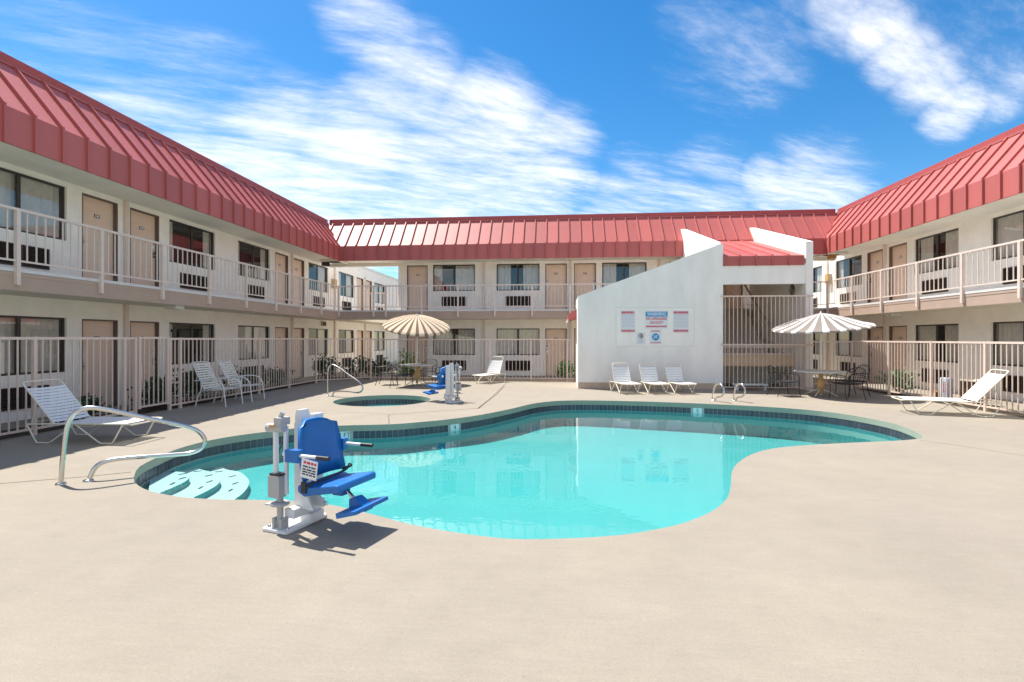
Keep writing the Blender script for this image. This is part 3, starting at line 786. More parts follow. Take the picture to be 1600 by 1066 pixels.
obj('closer', one(lambda b: [b.tube([(.97, 0, 1.63), (.97, 0, 1.74)], .02, 8), b.box(.925, 1.015, -.025, .025, 1.74, 1.80), b.tube([(.97, 0, 1.80), (.97, 0, 1.83)], .012, 8)], 'closer', black), g)
fence('pool_fence', 'tan picket fence on the left behind the two white armchairs', (FX, fy(265)), (FX, 17.6), 1.61,
      [0.0, fy(281.5) - fy(265), fy(405) - fy(265), fy(452) - fy(265)])
bl = math.hypot(1.4, 1.6)
fence('pool_fence', 'short angled piece of tan picket fence at the far left corner', (FX, 17.65), (-7.2, 19.2), 1.60, [0.0, bl])
fence('pool_fence', 'long tan picket fence in front of the far wing behind the left umbrella', (-7.14, 19.25), (.62, 19.25), 1.585, [1.75, 4.6, 6.15, 7.5], sp=.14)
obj('kerb', boxmesh('kerb', tan_stain, -7.14, .62, 19.28, 19.42, 0, .11)).update_tag(); k_ = bpy.data.objects['kerb']; struct(k_)
fence('pool_fence', 'tall two-tier tan picket screen across the stair opening', (TX1 - .08, TY - .05), (TX2 + .2, TY - .05), 2.93, [], sp=.123, rails=(1.38,), zb=.07)
fence('pool_fence', 'short tan picket fence behind the right umbrella and table', (TX3 + .02, TY + .35), (9.32, 17.15), 1.52, [1.48], sp=.125, zb=.16)
fence('pool_fence', 'tan picket fence along the right side behind the right-hand lounger', (9.32, 17.1), (9.32, 3.5), 1.53,
      [17.1 - onX(px, 500, 9.32).y for px in (1389, 1455.4, 1540, 1640)] + [9.5, 11.4], sp=.128)

# ------------------------------------------------------------------ signs on the white wall
def wall_sign(name, label, px0, px1, py0, py1, dz=.012, m=paper, cat='sign', group=None):
    a = onY(px0, py1, TY); b = onY(px1, py0, TY); w = b.x - a.x; hgt = b.z - a.z
    t = thing(name, label, cat, ((a.x + b.x) / 2, TY, (a.z + b.z) / 2), 0, group)
    obj('panel', boxmesh('panel', m, -w/2, w/2, -dz, -dz + .008, -hgt/2, hgt/2), t)
    return t, w, hgt, -dz
def letter(t, s, size, m, x, z, y, width=None, bold=.0): obj('lettering', text_mesh(s, size, m, width, bold), t, (x, y - .003, z), rot=(math.pi/2, 0, 0))
def print_lines(t, m, x0, x1, zs, hh, y, seed, name='print'):
    r = random.Random(seed); b = MB()
    for z in zs:
        x = x0
        while x < x1 - .015:
            wd = r.uniform(.015, .05); b.box(x, min(x + wd, x1), y - .003, y - .0005, z, z + hh); x += wd + .010
    obj(name, b.mesh(name, m), t)['kind'] = 'stuff'
board_m = mat('board_white', (.81, .82, .80), .6, .3, var=.02, vscale=2)
nb = wall_sign('notice_board', 'large white backing board behind the pool signs on the white wall', 963, 1084, 481, 541, .010, stucco_white, 'board')[0]
a = onY(963, 541, TY); c = onY(1084, 481, TY); w2 = (c.x - a.x) / 2; h2 = (c.z - a.z) / 2
tr = MB()
tr.box(-w2 - .02, w2 + .02, -.016, -.001, h2, h2 + .02); tr.box(-w2 - .02, w2 + .02, -.016, -.001, -h2 - .02, -h2)
tr.box(-w2 - .02, -w2, -.016, -.001, -h2, h2); tr.box(w2, w2 + .02, -.016, -.001, -h2, h2)
obj('edge_trim', tr.mesh('edge_trim', mat('board_trim', (.80, .79, .74), .8, .2)), nb)
for px0, px1, lab, sd in ((970, 992.5, 'white rules sign with red heading at the left of the notice board', 1), (1051.5, 1076, 'white rules sign with red heading at the right of the notice board', 2)):
    t, w, hh, y = wall_sign('rules_sign', lab, px0, px1, 486, 520, .02)
    obj('heading', boxmesh('heading', pink_p, -w/2 + .02, w/2 - .02, y - .002, y - .0005, hh/2 - .10, hh/2 - .085), t)
    print_lines(t, red_p, -w/2 + .015, w/2 - .015, [hh/2 - .075], .062, y, sd, 'heading')
    print_lines(t, grey_p, -w/2 + .03, w/2 - .03, [hh/2 - .15 - .045 * i for i in range(9)], .012, y, sd + 5)
    obj('footer', boxmesh('footer', red_p, -w/2 + .015, w/2 - .015, y - .002, y - .0005, -hh/2 + .02, -hh/2 + .035), t)
    print_lines(t, red_p, -w/2 + .015, w/2 - .015, [-hh/2 + .045], .05, y, sd + 9, 'footer')
t, w, hh, y = wall_sign('warning_sign', 'white sign reading WARNING NO LIFEGUARD ON DUTY on the white wall', 1008, 1043.5, 486.5, 514, .02)
obj('blue_band', boxmesh('blue_band', blue_p, -w/2 + .012, w/2 - .012, y - .002, y - .0005, hh/2 - .17, hh/2 - .012), t)
letter(t, 'WARNING', .15, paper, 0, hh/2 - .09, y, w * .82, .003)
letter(t, 'NO LIFEGUARD', .12, red_p, 0, hh/2 - .235, y, w * .92, .003)
letter(t, 'ON DUTY', .12, red_p, 0, hh/2 - .36, y, w * .58, .003)
print_lines(t, red_p, -w/2 + .02, w/2 - .02, [-hh/2 + .05], .05, y, 21)
t, w, hh, y = wall_sign('notice_sign', 'small white notice with a dark round emblem below the left rules sign', 994, 1008.5, 519, 538, .018)
ring = MB(); ring.tube([(.07 * math.cos(q), 0, .07 * math.sin(q)) for q in [2 * math.pi * i / 20 for i in range(20)]], .008, 5, True); ring.bar((.0, 0, -.05), (.02, 0, .05), .03, .006, up=(0, 1, 0)); ring.bar((-.05, 0, .03), (.05, 0, -.03), .008, .006, up=(0, 1, 0))
obj('emblem', ring.mesh('emblem', mat('maroon_print', (.14, .04, .05), .6, .2)), t, (0, y - .006, .07))
print_lines(t, grey_p, -.08, .08, [-.06, -.09, -.12, -.15], .012, y, 31)
t, w, hh, y = wall_sign('no_diving_sign', 'white sign with a round blue emblem reading NO DIVING below the warning sign', 1015, 1033.5, 515.5, 538, .018)
disc = MB(); disc.prism([(.115 * math.cos(q), .115 * math.sin(q)) for q in [2 * math.pi * i / 28 for i in range(28)]], 'y', -.002, 0)
eb = obj('emblem', recalc(disc.mesh('emblem', blue_p)), t, (0, y - .001, 0))
fig = MB(); fig.bar((-.07, -.004, -.05), (.06, -.004, .06), .022, .004, up=(0, 1, 0)); fig.bar((-.01, -.004, .03), (.05, -.004, -.03), .018, .004, up=(0, 1, 0)); fig.bar((-.06, -.004, .03), (-.02, -.004, .04), .018, .004, up=(0, 1, 0))
obj('figure', fig.mesh('figure', paper), eb)
letter(t, 'NO DIVING', .06, red_p, 0, -hh/2 + .05, y, w * .8, .002)
print_lines(t, red_p, -w/2 + .05, w/2 - .05, [hh/2 - .03, hh/2 - .065], .018, y, 41)

# ------------------------------------------------------------------ handrails
def pipe_rail(name, label, base, e, px, r, sub=4):
    pts = [on_plane(a, b, base, e) for a, b in px]
    pts[0].z = -.02; pts[-1].z = -.02
    q = smooth_path(pts, sub); b0 = Vector((base[0], base[1], 0))
    t = thing(name, label, 'handrail', b0)
    b = MB(); b.tube([v - b0 for v in q], r, 12); obj('tube', b.mesh('tube', steel), t)
    fl = MB(); fl.lathe([(r, .02), (r * 1.8, .018), (r * 2.1, .004), (r * 2.1, 0)], 16); fm = fl.mesh('floor_flange', steel)
    for v in (q[0], q[-1]): obj('floor_flange', fm, t, (v.x - b0.x, v.y - b0.y, .001))
    return t
def dir2(a, b): d = (Vector(b) - Vector(a)); d = Vector((d.x, d.y)); d.normalize(); return d
b1 = G(95, 757); b2 = G(137, 752)
pipe_rail('pool_handrail', 'large stainless handrail at the pool steps in front of the left lounger', b1, (.79, .61),
          [(95,757),(97,730),(101,690),(106,664),(117,645),(138,637.5),(165,640),(200,647),(250,658),(292,667),(311,675),(320,688),(315,700),(298,708),(265,711),(220,714),(180,718),(158,724),(146,735),(138,752)], .0245)
bs = G(512, 619)
pipe_rail('spa_handrail', 'thin stainless handrail beside the round spa', bs, (.92, -.38),
          [(512,619),(511.5,600),(512,583),(514,573),(519,570),(528,574),(545,586),(560,596),(566,603),(566,610),(560,613.5),(545,612),(530,611.5),(522,613),(519.5,619)], .022)
for k, (dx, lb) in enumerate(((0, 'left one of the two short steel ladder rails at the far pool edge'), (33, 'right one of the two short steel ladder rails at the far pool edge'))):
    bb = G(1112.5 + dx, 626)
    pipe_rail('ladder_rail', lb, bb, (.30, -.95), [(a + dx, b) for a, b in [(1112.5,626),(1114.5,614),(1117,604),(1121,600),(1127,601.5),(1131,609),(1130,616),(1126,620),(1119,621.5),(1115,627)]], .022)['group'] = 'pool ladder rails'

# ------------------------------------------------------------------ loungers and chairs
def chaise(name, label, hinge, foot_dir, seat=1.22, back=.80, ang=50, width=.60, tubem=tube_c, strapm=strap_m, zs=.30, dense=.056, group='sun loungers'):
    rz = math.atan2(foot_dir[1], foot_dir[0])
    t = thing(name, label, 'lounger', (hinge[0], hinge[1], 0), rz, group)
    w = width / 2; ca, sa = math.cos(math.radians(ang)), math.sin(math.radians(ang)); r = .0125
    ext = .42
    fr = MB(); fr.tube(smooth_path([(-ext, -w, zs - .01), (0, -w, zs), (seat - .10, -w, zs + .005), (seat - .02, -w + .03, zs - .005), (seat, -w + .10, zs - .01), (seat, w - .10, zs - .01), (seat - .02, w - .03, zs - .005), (seat - .10, w, zs + .005), (0, w, zs), (-ext, w, zs - .01)], 3), r, 8)
    obj('seat_frame', fr.mesh('seat_frame', tubem), t)
    bt = lambda s, y, o=0: (-ca * s, y, zs + sa * s + o)
    bf = MB(); bf.tube(smooth_path([bt(0, -w + .02), bt(back - .09, -w + .02), bt(back - .02, -w + .05), bt(back, -w + .11), bt(back, w - .11), bt(back - .02, w - .05), bt(back - .09, w - .02), bt(0, w - .02)], 3), r, 8)
    bo = obj('back_frame', bf.mesh('back_frame', tubem), t)
    su = MB()
    for s in (-1, 1): su.tube([bt(back * .55, s * (w - .05)), (-ext + .03, s * (w - .05), zs + .01)], .008, 6)
    su.tube([(-ext + .03, -w + .05, zs + .01), (-ext + .03, w - .05, zs + .01)], .008, 6)
    obj('back_support', su.mesh('back_support', tubem), t)
    mid = (seat - ext) / 2 - .05
    for s in (-1, 1):
        y = s * w
        for pts in ([(-ext, y, zs - .01), (-ext + .13, y, .06), (-ext + .16, y, .014), (mid - .42, y, .012), (mid - .38, y, .03), (mid - .03, y, zs - .02)],
                    [(seat - .12, y, zs - .01), (seat - .25, y, .06), (seat - .28, y, .014), (mid + .42, y, .012), (mid + .38, y, .03), (mid + .03, y, zs - .02)]):
            b = MB(); b.tube(pts, .0115, 8); obj('leg', b.mesh('leg', tubem), t)
    cb = MB()
    for x in (mid,): cb.tube(smooth_path([(x, -w, zs - .02), (x, 0, zs - .08), (x, w, zs - .02)], 4), .009, 6)
    obj('cross_bar', cb.mesh('cross_bar', tubem), t)
    def strap_fn(wid, ww):
        b = MB(); n = 6; vs = []
        for i in range(n + 1):
            y = -ww + 2 * ww * i / n; sag = -.018 * (1 - (y / ww) ** 2)
            vs += [(-wid / 2, y, sag + .010), (wid / 2, y, sag + .010), (wid / 2, y, sag + .006), (-wid / 2, y, sag + .006)]
        fs = []
        for i in range(n):
            a = i * 4
            for j in range(4): fs.append((a + j, a + (j + 1) % 4, a + 4 + (j + 1) % 4, a + 4 + j))
        b.add(vs, fs); 
        for s in (0, n): b.add(vs[s*4:s*4+4], [(0, 1, 2, 3)])
        return recalc(b.mesh('strap', strapm))
    sm = strap_fn(dense * .82, w + .006); sb = strap_fn(dense * .82, w - .012)
    n = int((seat - .10) / dense)
    for i in range(n): obj('strap', sm, t, (.04 + dense * i, 0, zs))
    n = int((back - .10) / dense)
    for i in range(n):
        x, _, z = bt(.05 + dense * i, 0); obj('strap', sb, t, (x, 0, z), rot=(0, math.radians(ang), 0))
    return t
chaise('sun_lounger', 'white strap lounger in the shade at the left, behind the large handrail', (-7.62, 7.45), (1, .03), seat=1.22, back=.82, ang=50, width=.66)
chaise('sun_lounger', 'white strap lounger at the right edge, its back raised against the right fence', (8.55, 11.52), (-.973, .23), seat=1.25, back=.84, ang=50, width=.66)
chaise('sun_lounger', 'white lounger alone by the far fence, right of the spa lift', (-2.35, 18.72), (-.42, -.9), seat=.95, back=.68, ang=66, width=.58, dense=.075)
for k, (px, lb) in enumerate(((972, 'leftmost of the three white loungers against the white wall'), (1015, 'middle one of the three white loungers against the white wall'), (1055, 'rightmost of the three white loungers against the white wall'))):
    q = G(px + 1, 597, .30)
    chaise('sun_lounger', lb, (q.x, q.y), (.22, -.975), seat=.78, back=.60, ang=66, width=.54, dense=.078, group='loungers by the white wall')
def armchair(label, x, y, rz):
    t = thing('strap_armchair', label, 'chair', (x, y, 0), rz, 'white strap armchairs'); w = .29; r = .014
    bt = lambda s, yy: (-.22 - .46 * s * .72, yy, .40 + s * .64)
    for s in (-1, 1):
        b = MB(); b.tube(smooth_path([(.38, s * w, .0), (.34, s * w, .30), (.30, s * w, .50), (.20, s * w, .60), (.02, s * w, .63), (-.20, s * w, .62), (-.44, s * w, .60)], 4), r, 8); obj('arm_frame', b.mesh('arm_frame', tube_w), t)
        b = MB(); b.tube(smooth_path([(-.42, s * w, .0), (-.34, s * w, .25), (-.26, s * w, .40), (-.24, s * w, .62)], 3), r, 8); obj('rear_leg', b.mesh('rear_leg', tube_w), t)
    b = MB(); b.tube([(.33, -w, .40), (-.24, -w + .01, .37), (-.24, w - .01, .37), (.33, w, .40)], .012, 8, True); obj('seat_frame', b.mesh('seat_frame', tube_w), t)
    b = MB(); b.tube(smooth_path([bt(-.02, -w + .04), bt(.9, -w + .04), bt(.98, -w + .08), bt(.98, w - .08), bt(.9, w - .04), bt(-.02, w - .04)], 3), .012, 8); obj('back_frame', b.mesh('back_frame', tube_w), t)
    sm = boxmesh('strap', strap_c, -.022, .022, -w, w, 0, .006); sb = boxmesh('strap', strap_c, -.022, .022, -w + .03, w - .03, 0, .006)
    for i in range(9): obj('strap', sm, t, (-.20 + .058 * i, 0, .385 + .0035 * i))
    for i in range(11):
        x_, _, z_ = bt(.04 + i * .086, 0); obj('strap', sb, t, (x_ + .012, 0, z_), rot=(0, math.radians(62.6), 0))
armchair('nearer of the two white strap armchairs by the left fence', -8.05, 11.62, math.radians(-4))
armchair('farther of the two white strap armchairs by the left fence', -8.02, 12.52, math.radians(2))

def patio_chair(label, x, y, rz, group):
    t = thing('patio_chair', label, 'chair', (x, y, 0), rz, group); w = .27; r = .011
    b = MB(); b.box(-.24, .24, -.25, .25, .40, .412); b.tube(smooth_path([(.24, -.25, .41), (.25, 0, .415), (.24, .25, .41), (0, .26, .41), (-.24, .24, .41), (-.25, 0, .41), (-.24, -.24, .41), (0, -.26, .41)], 3, True), .012, 6, True)
    obj('seat', b.mesh('seat', iron_mesh), t)
    arch = [(-.24, -.24, .41), (-.30, -.255, .62), (-.345, -.235, .76), (-.37, -.13, .83), (-.375, 0, .855), (-.37, .13, .83), (-.345, .235, .76), (-.30, .255, .62), (-.24, .24, .41)]
    b = MB(); b.tube(smooth_path(arch, 4), r, 6); bk = obj('back_frame', b.mesh('back_frame', iron), t)
    bars = one(lambda q: [q.tube(smooth_path([(-.244, y_, .41), (-.31, y_ * 1.06, .62), (-.372 + abs(y_) * .08, y_ * .98, .852 - 2.0 * y_ * y_ )], 3), .0045, 5) for y_ in (-.18, -.12, -.06, 0, .06, .12, .18)]
               + [q.tube(smooth_path([(-.305, -.25, .60), (-.318, 0, .605), (-.305, .25, .60)], 3), .005, 5), q.tube(smooth_path([(-.278, -.245, .50), (-.288, 0, .505), (-.278, .245, .50)], 3), .005, 5)], 'back_grille', iron)
    obj('back_grille', bars, bk)['kind'] = 'stuff'
    for s in (-1, 1):
        b = MB(); b.tube(smooth_path([(-.315, s * w, .62), (-.10, s * (w + .015), .64), (.14, s * (w + .015), .63), (.25, s * w, .57), (.27, s * w, .40), (.26, s * w, .2), (.30, s * w, .0)], 3), r, 6); obj('arm', b.mesh('arm', iron), t)
        b = MB(); b.tube(smooth_path([(-.24, s * .24, .41), (-.27, s * .25, .2), (-.34, s * .26, .0)], 3), r, 6); obj('rear_leg', b.mesh('rear_leg', iron), t)
def patio_table(label, x, y, rad, group, z=.70):
    t = thing('patio_table', label, 'table', (x, y, 0), 0, group)
    b = MB(); b.lathe([(.03, z), (rad - .02, z), (rad, z - .008), (rad, z - .03), (rad - .02, z - .035), (.03, z - .035)], 36); obj('table_top', b.mesh('table_top', mat('table_cream', (.66, .64, .58), .4, .5, var=.05, vscale=6)), t)
    b = MB(); b.lathe([(.045, .06), (.045, .20), (.10, .22), (.10, .46), (.045, .48), (.045, z - .04)], 14); obj('pedestal', b.mesh('pedestal', wood_tan), t)
    for k in range(4):
        a = math.radians(45 + 90 * k); c, s = math.cos(a), math.sin(a)
        b = MB(); b.tube(smooth_path([(.03 * c, .03 * s, .20), (.22 * c, .22 * s, .12), (.42 * c, .42 * s, .02)], 3), .016, 6); obj('leg', b.mesh('leg', tube_c), t)
        b = MB(); b.tube([(.03 * c, .03 * s, .5), (rad * .6 * c, rad * .6 * s, z - .04)], .012, 6); obj('brace', b.mesh('brace', tube_c), t)
def umbrella(label, x, y, zc, rad, tilt, ma, mb, ngore, drop, stripe, group, bell=False):
    t = thing('patio_umbrella', label, 'umbrella', (x, y, 0), 0, group)
    b = MB(); b.tube([(0, 0, .02), (0, 0, zc - .12)], .02, 10); obj('pole', b.mesh('pole', white_m), t)
    SUB = 5; n = ngore * SUB; rings = [0.03, .10, .22, .36, .5, .64, .77, .88, .96, 1.0]; vs = []; fs = []; ms = []
    for q in rings:
        for j in range(n):
            a = 2 * math.pi * j / n; ph = (j % SUB) / SUB
            sc_ = .012 * math.sin(math.pi * ph) * q
            vs.append((rad * q * math.cos(a), rad * q * math.sin(a), -drop * ((.25 * q + .75 * (3 * q * q - 2 * q ** 3)) if bell else (.30 * q + .70 * q * q)) - sc_ + (.0 if q < 1 else -.02)))
    b = MB(); o = 0
    b.v = vs
    for i in range(len(rings) - 1):
        for j in range(n):
            b.f.append([i*n + j, i*n + (j+1) % n, (i+1)*n + (j+1) % n, (i+1)*n + j]); b.m.append(1 if (j % SUB) in stripe else 0); b.s.append(False)
    # valance
    o = len(b.v)
    last = (len(rings) - 1) * n
    for j in range(n): v = vs[last + j]; b.v.append((v[0] * 1.004, v[1] * 1.004, v[2] - .035))
    for j in range(n): b.f.append([last + j, last + (j+1) % n, o + (j+1) % n, o + j]); b.m.append(1 if (j % SUB) in stripe else 0); b.s.append(False)
    c = obj('canopy', b.mesh('canopy', ma, mb), t, (0, 0, zc), rot=tilt)
    for k in range(8):
        a = 2 * math.pi * k / 8 + .1; rb = MB(); rb.tube([(.03 * math.cos(a), .03 * math.sin(a), -.04), (rad * .55 * math.cos(a), rad * .55 * math.sin(a), -drop * .39 - .03), (rad * .98 * math.cos(a), rad * .98 * math.sin(a), -drop * .97 - .02)], .006, 5); obj('rib', rb.mesh('rib', white_m), c)
    fb = MB(); fb.lathe([(.0, .06), (.018, .05), (.012, .02), (.05, .0), (.05, -.02)], 10); obj('finial', fb.mesh('finial', white_m), c)
LT = (-4.83, 17.35); RT = (7.29, 14.95)
patio_table('round cream table under the left striped umbrella', LT[0], LT[1], .60, 'patio tables')
patio_table('round cream table under the right striped umbrella', RT[0], RT[1], .66, 'patio tables')
umbrella('beige and brown striped umbrella tilted toward the pool on the left', LT[0], LT[1], 2.40, 1.16, (math.radians(15), math.radians(7), 0), canvas_l, canvas_d, 24, .36, (0, 1), 'patio umbrellas')
umbrella('white and taupe striped umbrella on the right near the stair opening', RT[0], RT[1], 2.30, 1.24, (math.radians(5), math.radians(-5), 0), canvas_w, canvas_t, 20, .36, (0, 1, 2), 'patio umbrellas', True)
patio_chair('black patio chair with its back to the pool at the left umbrella table', LT[0] - .25, LT[1] - .95, math.radians(83), 'black patio chairs')
patio_chair('black patio chair at the right-hand side of the left umbrella table', LT[0] + 1.0, LT[1] - .1, math.radians(178), 'black patio chairs')
patio_chair('black patio chair behind the left umbrella table, facing the pool', LT[0] + .15, LT[1] + .85, math.radians(-95), 'black patio chairs')
patio_chair('black patio chair at the outer left side of the left umbrella table', LT[0] - 1.05, LT[1] - .05, math.radians(5), 'black patio chairs')
patio_chair('black patio chair at the left side of the right umbrella table', RT[0] - 1.0, RT[1] - .05, math.radians(8), 'black patio chairs')
patio_chair('nearer black patio chair with its back to the pool at the right umbrella table', RT[0] + .30, RT[1] - .72, math.radians(100), 'black patio chairs')
patio_chair('black patio chair at the right side of the right umbrella table', RT[0] + .92, RT[1] + .2, math.radians(190), 'black patio chairs')

# ------------------------------------------------------------------ pool lifts
def pool_lift(label, x, y, rz, signs=True):
    """x: way the seat faces, y: along the base plate away from the near end"""
    t = thing('pool_lift', label, 'pool lift', (x, y, 0), rz, 'pool lifts')
    made = []
    def B(nm, m, f, par=None):
        o = obj(nm, one(f, nm, m), par or t)
        if par is None: made.append(o)
        return o
    def plate(b):
        b.prism([(-.12, 0), (.12, 0), (.135, .02), (.135, .44), (.11, .49), (-.11, .49), (-.135, .44), (-.135, .02)], 'z', .004, .026)
    bp = B('base_plate', lift_white, plate)
    bolt = one(lambda b: b.lathe([(0, .018), (.014, .016), (.016, 0)], 8), 'bolt', steel)
    for bx, by in ((-.1, .05), (.1, .05), (-.1, .42), (.1, .42)): obj('bolt', bolt, bp, (bx, by, .026))
    B('pivot_bracket', lift_grey, lambda b: [b.box(-.05, -.03, .03, .11, .026, .11), b.box(.03, .05, .03, .11, .026, .11), b.tube([(-.055, .07, .08), (.055, .07, .08)], .014, 8)])
    B('actuator_tube', lift_grey, lambda b: [b.tube([(0, .07, .08), (-.005, .07, .46)], .026, 10)])
    B('actuator_rod', lift_white, lambda b: [b.tube([(-.035, .06, .42), (-.04, .06, .84)], .022, 10), b.tube([(.035, .10, .30), (.03, .10, .86)], .020, 10)])
    B('motor', lift_grey, lambda b: [b.tube([(-.11, .05, .85), (.06, .05, .86)], .038, 12), b.box(-.02, .055, .02, .12, .88, .94), b.tube([(0, .07, .94), (.03, .07, .985)], .02, 8)])
    B('motor_label', amber, lambda b: b.box(-.06, .0, .008, .011, .862, .882))
    B('battery_box', lift_grey, lambda b: b.box(-.085, .035, .02, .10, .28, .46))
    B('battery_lid', black, lambda b: b.box(-.075, .04, .025, .104, .462, .478))
    B('bracket_ring', lift_grey, lambda b: [b.lathe([(.03, .21), (.075, .215), (.075, .235), (.03, .24)], 14, c=(0, .07, 0)), b.box(-.14, -.06, .04, .10, .205, .215)])
    B('mast', lift_white, lambda b: [b.prism([(.02, .20), (.095, .20), (.095, .31), (.02, .31)], 'z', .16, .88), b.prism([(.022, .88), (.093, .88), (.09, .95), (.072, .985), (.044, .985), (.026, .95)], 'y', .205, .305)])
    B('mast_flange', lift_white, lambda b: [b.prism([(.106, .16), (.25, .16), (.20, .24), (.15, .36), (.108, .46)], 'y', .18, .205), b.prism([(.106, .16), (.25, .16), (.20, .24), (.15, .36), (.108, .46)], 'y', .295, .32)])
    B('cable', black, lambda b: b.tube(smooth_path([(-.02, .09, .87), (.0, .15, .80), (-.06, .12, .66), (-.05, .09, .55), (-.03, .08, .48)], 4), .005, 6))
    B('lower_arm', lift_white, lambda b: [b.box(.02, .12, .10, .46, .10, .175), b.box(.05, .16, .24, .40, .026, .10)])
    B('pivot_bolt', steel, lambda b: [b.tube([(.0, .44, .135), (.16, .44, .135)], .02, 8)])
    B('upper_arm', lift_white, lambda b: [b.box(.03, .09, .35, .47, .20, .93)])
    # seat: shell leaning back, pan, arms
    zc = .50; sx = .24; y0, y1 = .04, .52; first = len(made)
    def shell(b):
        prof = [(.00, 0.0), (-.03, .12), (-.055, .28), (-.075, .42), (-.085, .47)]
        n = 10; vs = []
        for q, (px, pz) in enumerate(prof):
            shrink = (0, 0, .005, .03, .09)[q]
            for j in range(n + 1):
                v = -1 + 2 * j / n; vs.append((sx + px + .06 * abs(v) ** 3, (y0 + y1) / 2 + v * ((y1 - y0) / 2 - shrink), zc - .06 + pz - (.035 * abs(v) ** 4 if q == 4 else 0)))
        k = len(vs); vs2 = [(x_ - .035, y_, z_) for x_, y_, z_ in vs]; fs = []
        m_ = n + 1
        for i in range(len(prof) - 1):
            for j in range(n): fs.append((i*m_ + j, i*m_ + j + 1, (i+1)*m_ + j + 1, (i+1)*m_ + j)); fs.append((k + i*m_ + j, k + (i+1)*m_ + j, k + (i+1)*m_ + j + 1, k + i*m_ + j + 1))
        r_ = len(prof) - 1
        for j in range(n): fs.append((r_*m_ + j, r_*m_ + j + 1, k + r_*m_ + j + 1, k + r_*m_ + j)); fs.append((j, k + j, k + j + 1, j + 1))
        for i in range(r_): fs.append((i*m_, (i+1)*m_, k + (i+1)*m_, k + i*m_)); fs.append((i*m_ + n, k + i*m_ + n, k + (i+1)*m_ + n, (i+1)*m_ + n))
        b.add(vs + vs2, fs, 0, True)
    bk = B('backrest', lift_blue, shell)
    pan = MB(); prof = [(sx - .03, -.10), (sx + .02, -.085), (sx + .10, -.10), (sx + .36, -.055), (sx + .385, -.065), (sx + .385, -.115), (sx + .12, -.165), (sx + .04, -.185), (sx - .03, -.15)]
    pan.prism([(a, zc + b_) for a, b_ in prof], 'y', y0, y1); me = recalc(pan.mesh('seat', lift_blue)); so = obj('seat', me, t); made.append(so)
    md = so.modifiers.new('round', 'BEVEL'); md.width = .018; md.segments = 3
    B('seat_rail', lift_blue, lambda b: b.box(sx + .17, sx + .27, .22, .32, zc - .20, zc - .13))
    for yy, zz in ((y0 - .03, zc + .155), (y1 + .03, zc + .155)):
        B('arm_socket', lift_blue, lambda b: b.box(sx - .10, sx + .03, yy - .03, yy + .03, zz - .055, zz + .045))
        B('arm_tip', lift_white, lambda b: b.tube([(sx - .10, yy, zz + .005), (sx - .135, yy, zz + .005)], .024, 10))
        a_ = B('armrest', lift_white, lambda b: b.tube([(sx + .0, yy, zz), (sx + .22, yy, zz)], .014, 10))
        B('grip', black, lambda b: b.tube([(sx + .20, yy, zz), (sx + .32, yy, zz)], .017, 10), a_)
    B('seat_belt', black, lambda b: [b.tube(smooth_path([(sx + .06, y0 - .005, zc - .12), (sx + .10, y0 + .02, zc - .075), (sx + .14, .2, zc - .06), (sx + .13, .42, zc - .045), (sx + .11, y1 - .03, zc - .03)], 3), .011, 6), b.box(sx + .02, sx + .07, y0 - .012, y0 - .001, zc - .15, zc - .06),
                                     b.tube(smooth_path([(sx + .1, y1 - .1, zc - .04), (sx + .15, y1 - .04, zc - .015), (sx + .1, y1 - .01, zc - .02)], 3), .012, 6)])
    ft = B('leg_tube', steel, lambda b: b.tube([(sx + .26, .27, zc - .15), (sx + .37, .27, zc - .24)], .016, 8))
    def foot(b):
        b.prism([(sx + .34, zc - .215), (sx + .39, zc - .20), (sx + .50, zc - .265), (sx + .50, zc - .30), (sx + .34, zc - .29)], 'y', .22, .32)
        b.prism([(sx + .34, zc - .285), (sx + .53, zc - .245), (sx + .54, zc - .27), (sx + .35, zc - .325)], 'y', .06, .48)
    B('footrest', lift_blue, foot)
    if signs:
        s = obj('hanging_sign', boxmesh('hanging_sign', paper, -.075, .085, -.003, .003, -.15, 0), t, (sx + .14, y0 - .045, zc + .135), rot=(0, .12, 0)); made.append(s)
        print_lines(s, red_p, -.05, .075, [-.035], .018, -.003, 51); print_lines(s, dark_p, -.055, .075, [-.062, -.085, -.105, -.125], .010, -.003, 52)
    return t
pool_lift('blue and white pool lift chair at the near pool edge', -2.31, 4.0, math.atan2(-.29, .957))
q = G(716, 626)
pool_lift('blue and white pool lift beside the round spa, seen from behind', q.x + .05, q.y - .15, math.radians(158), False)

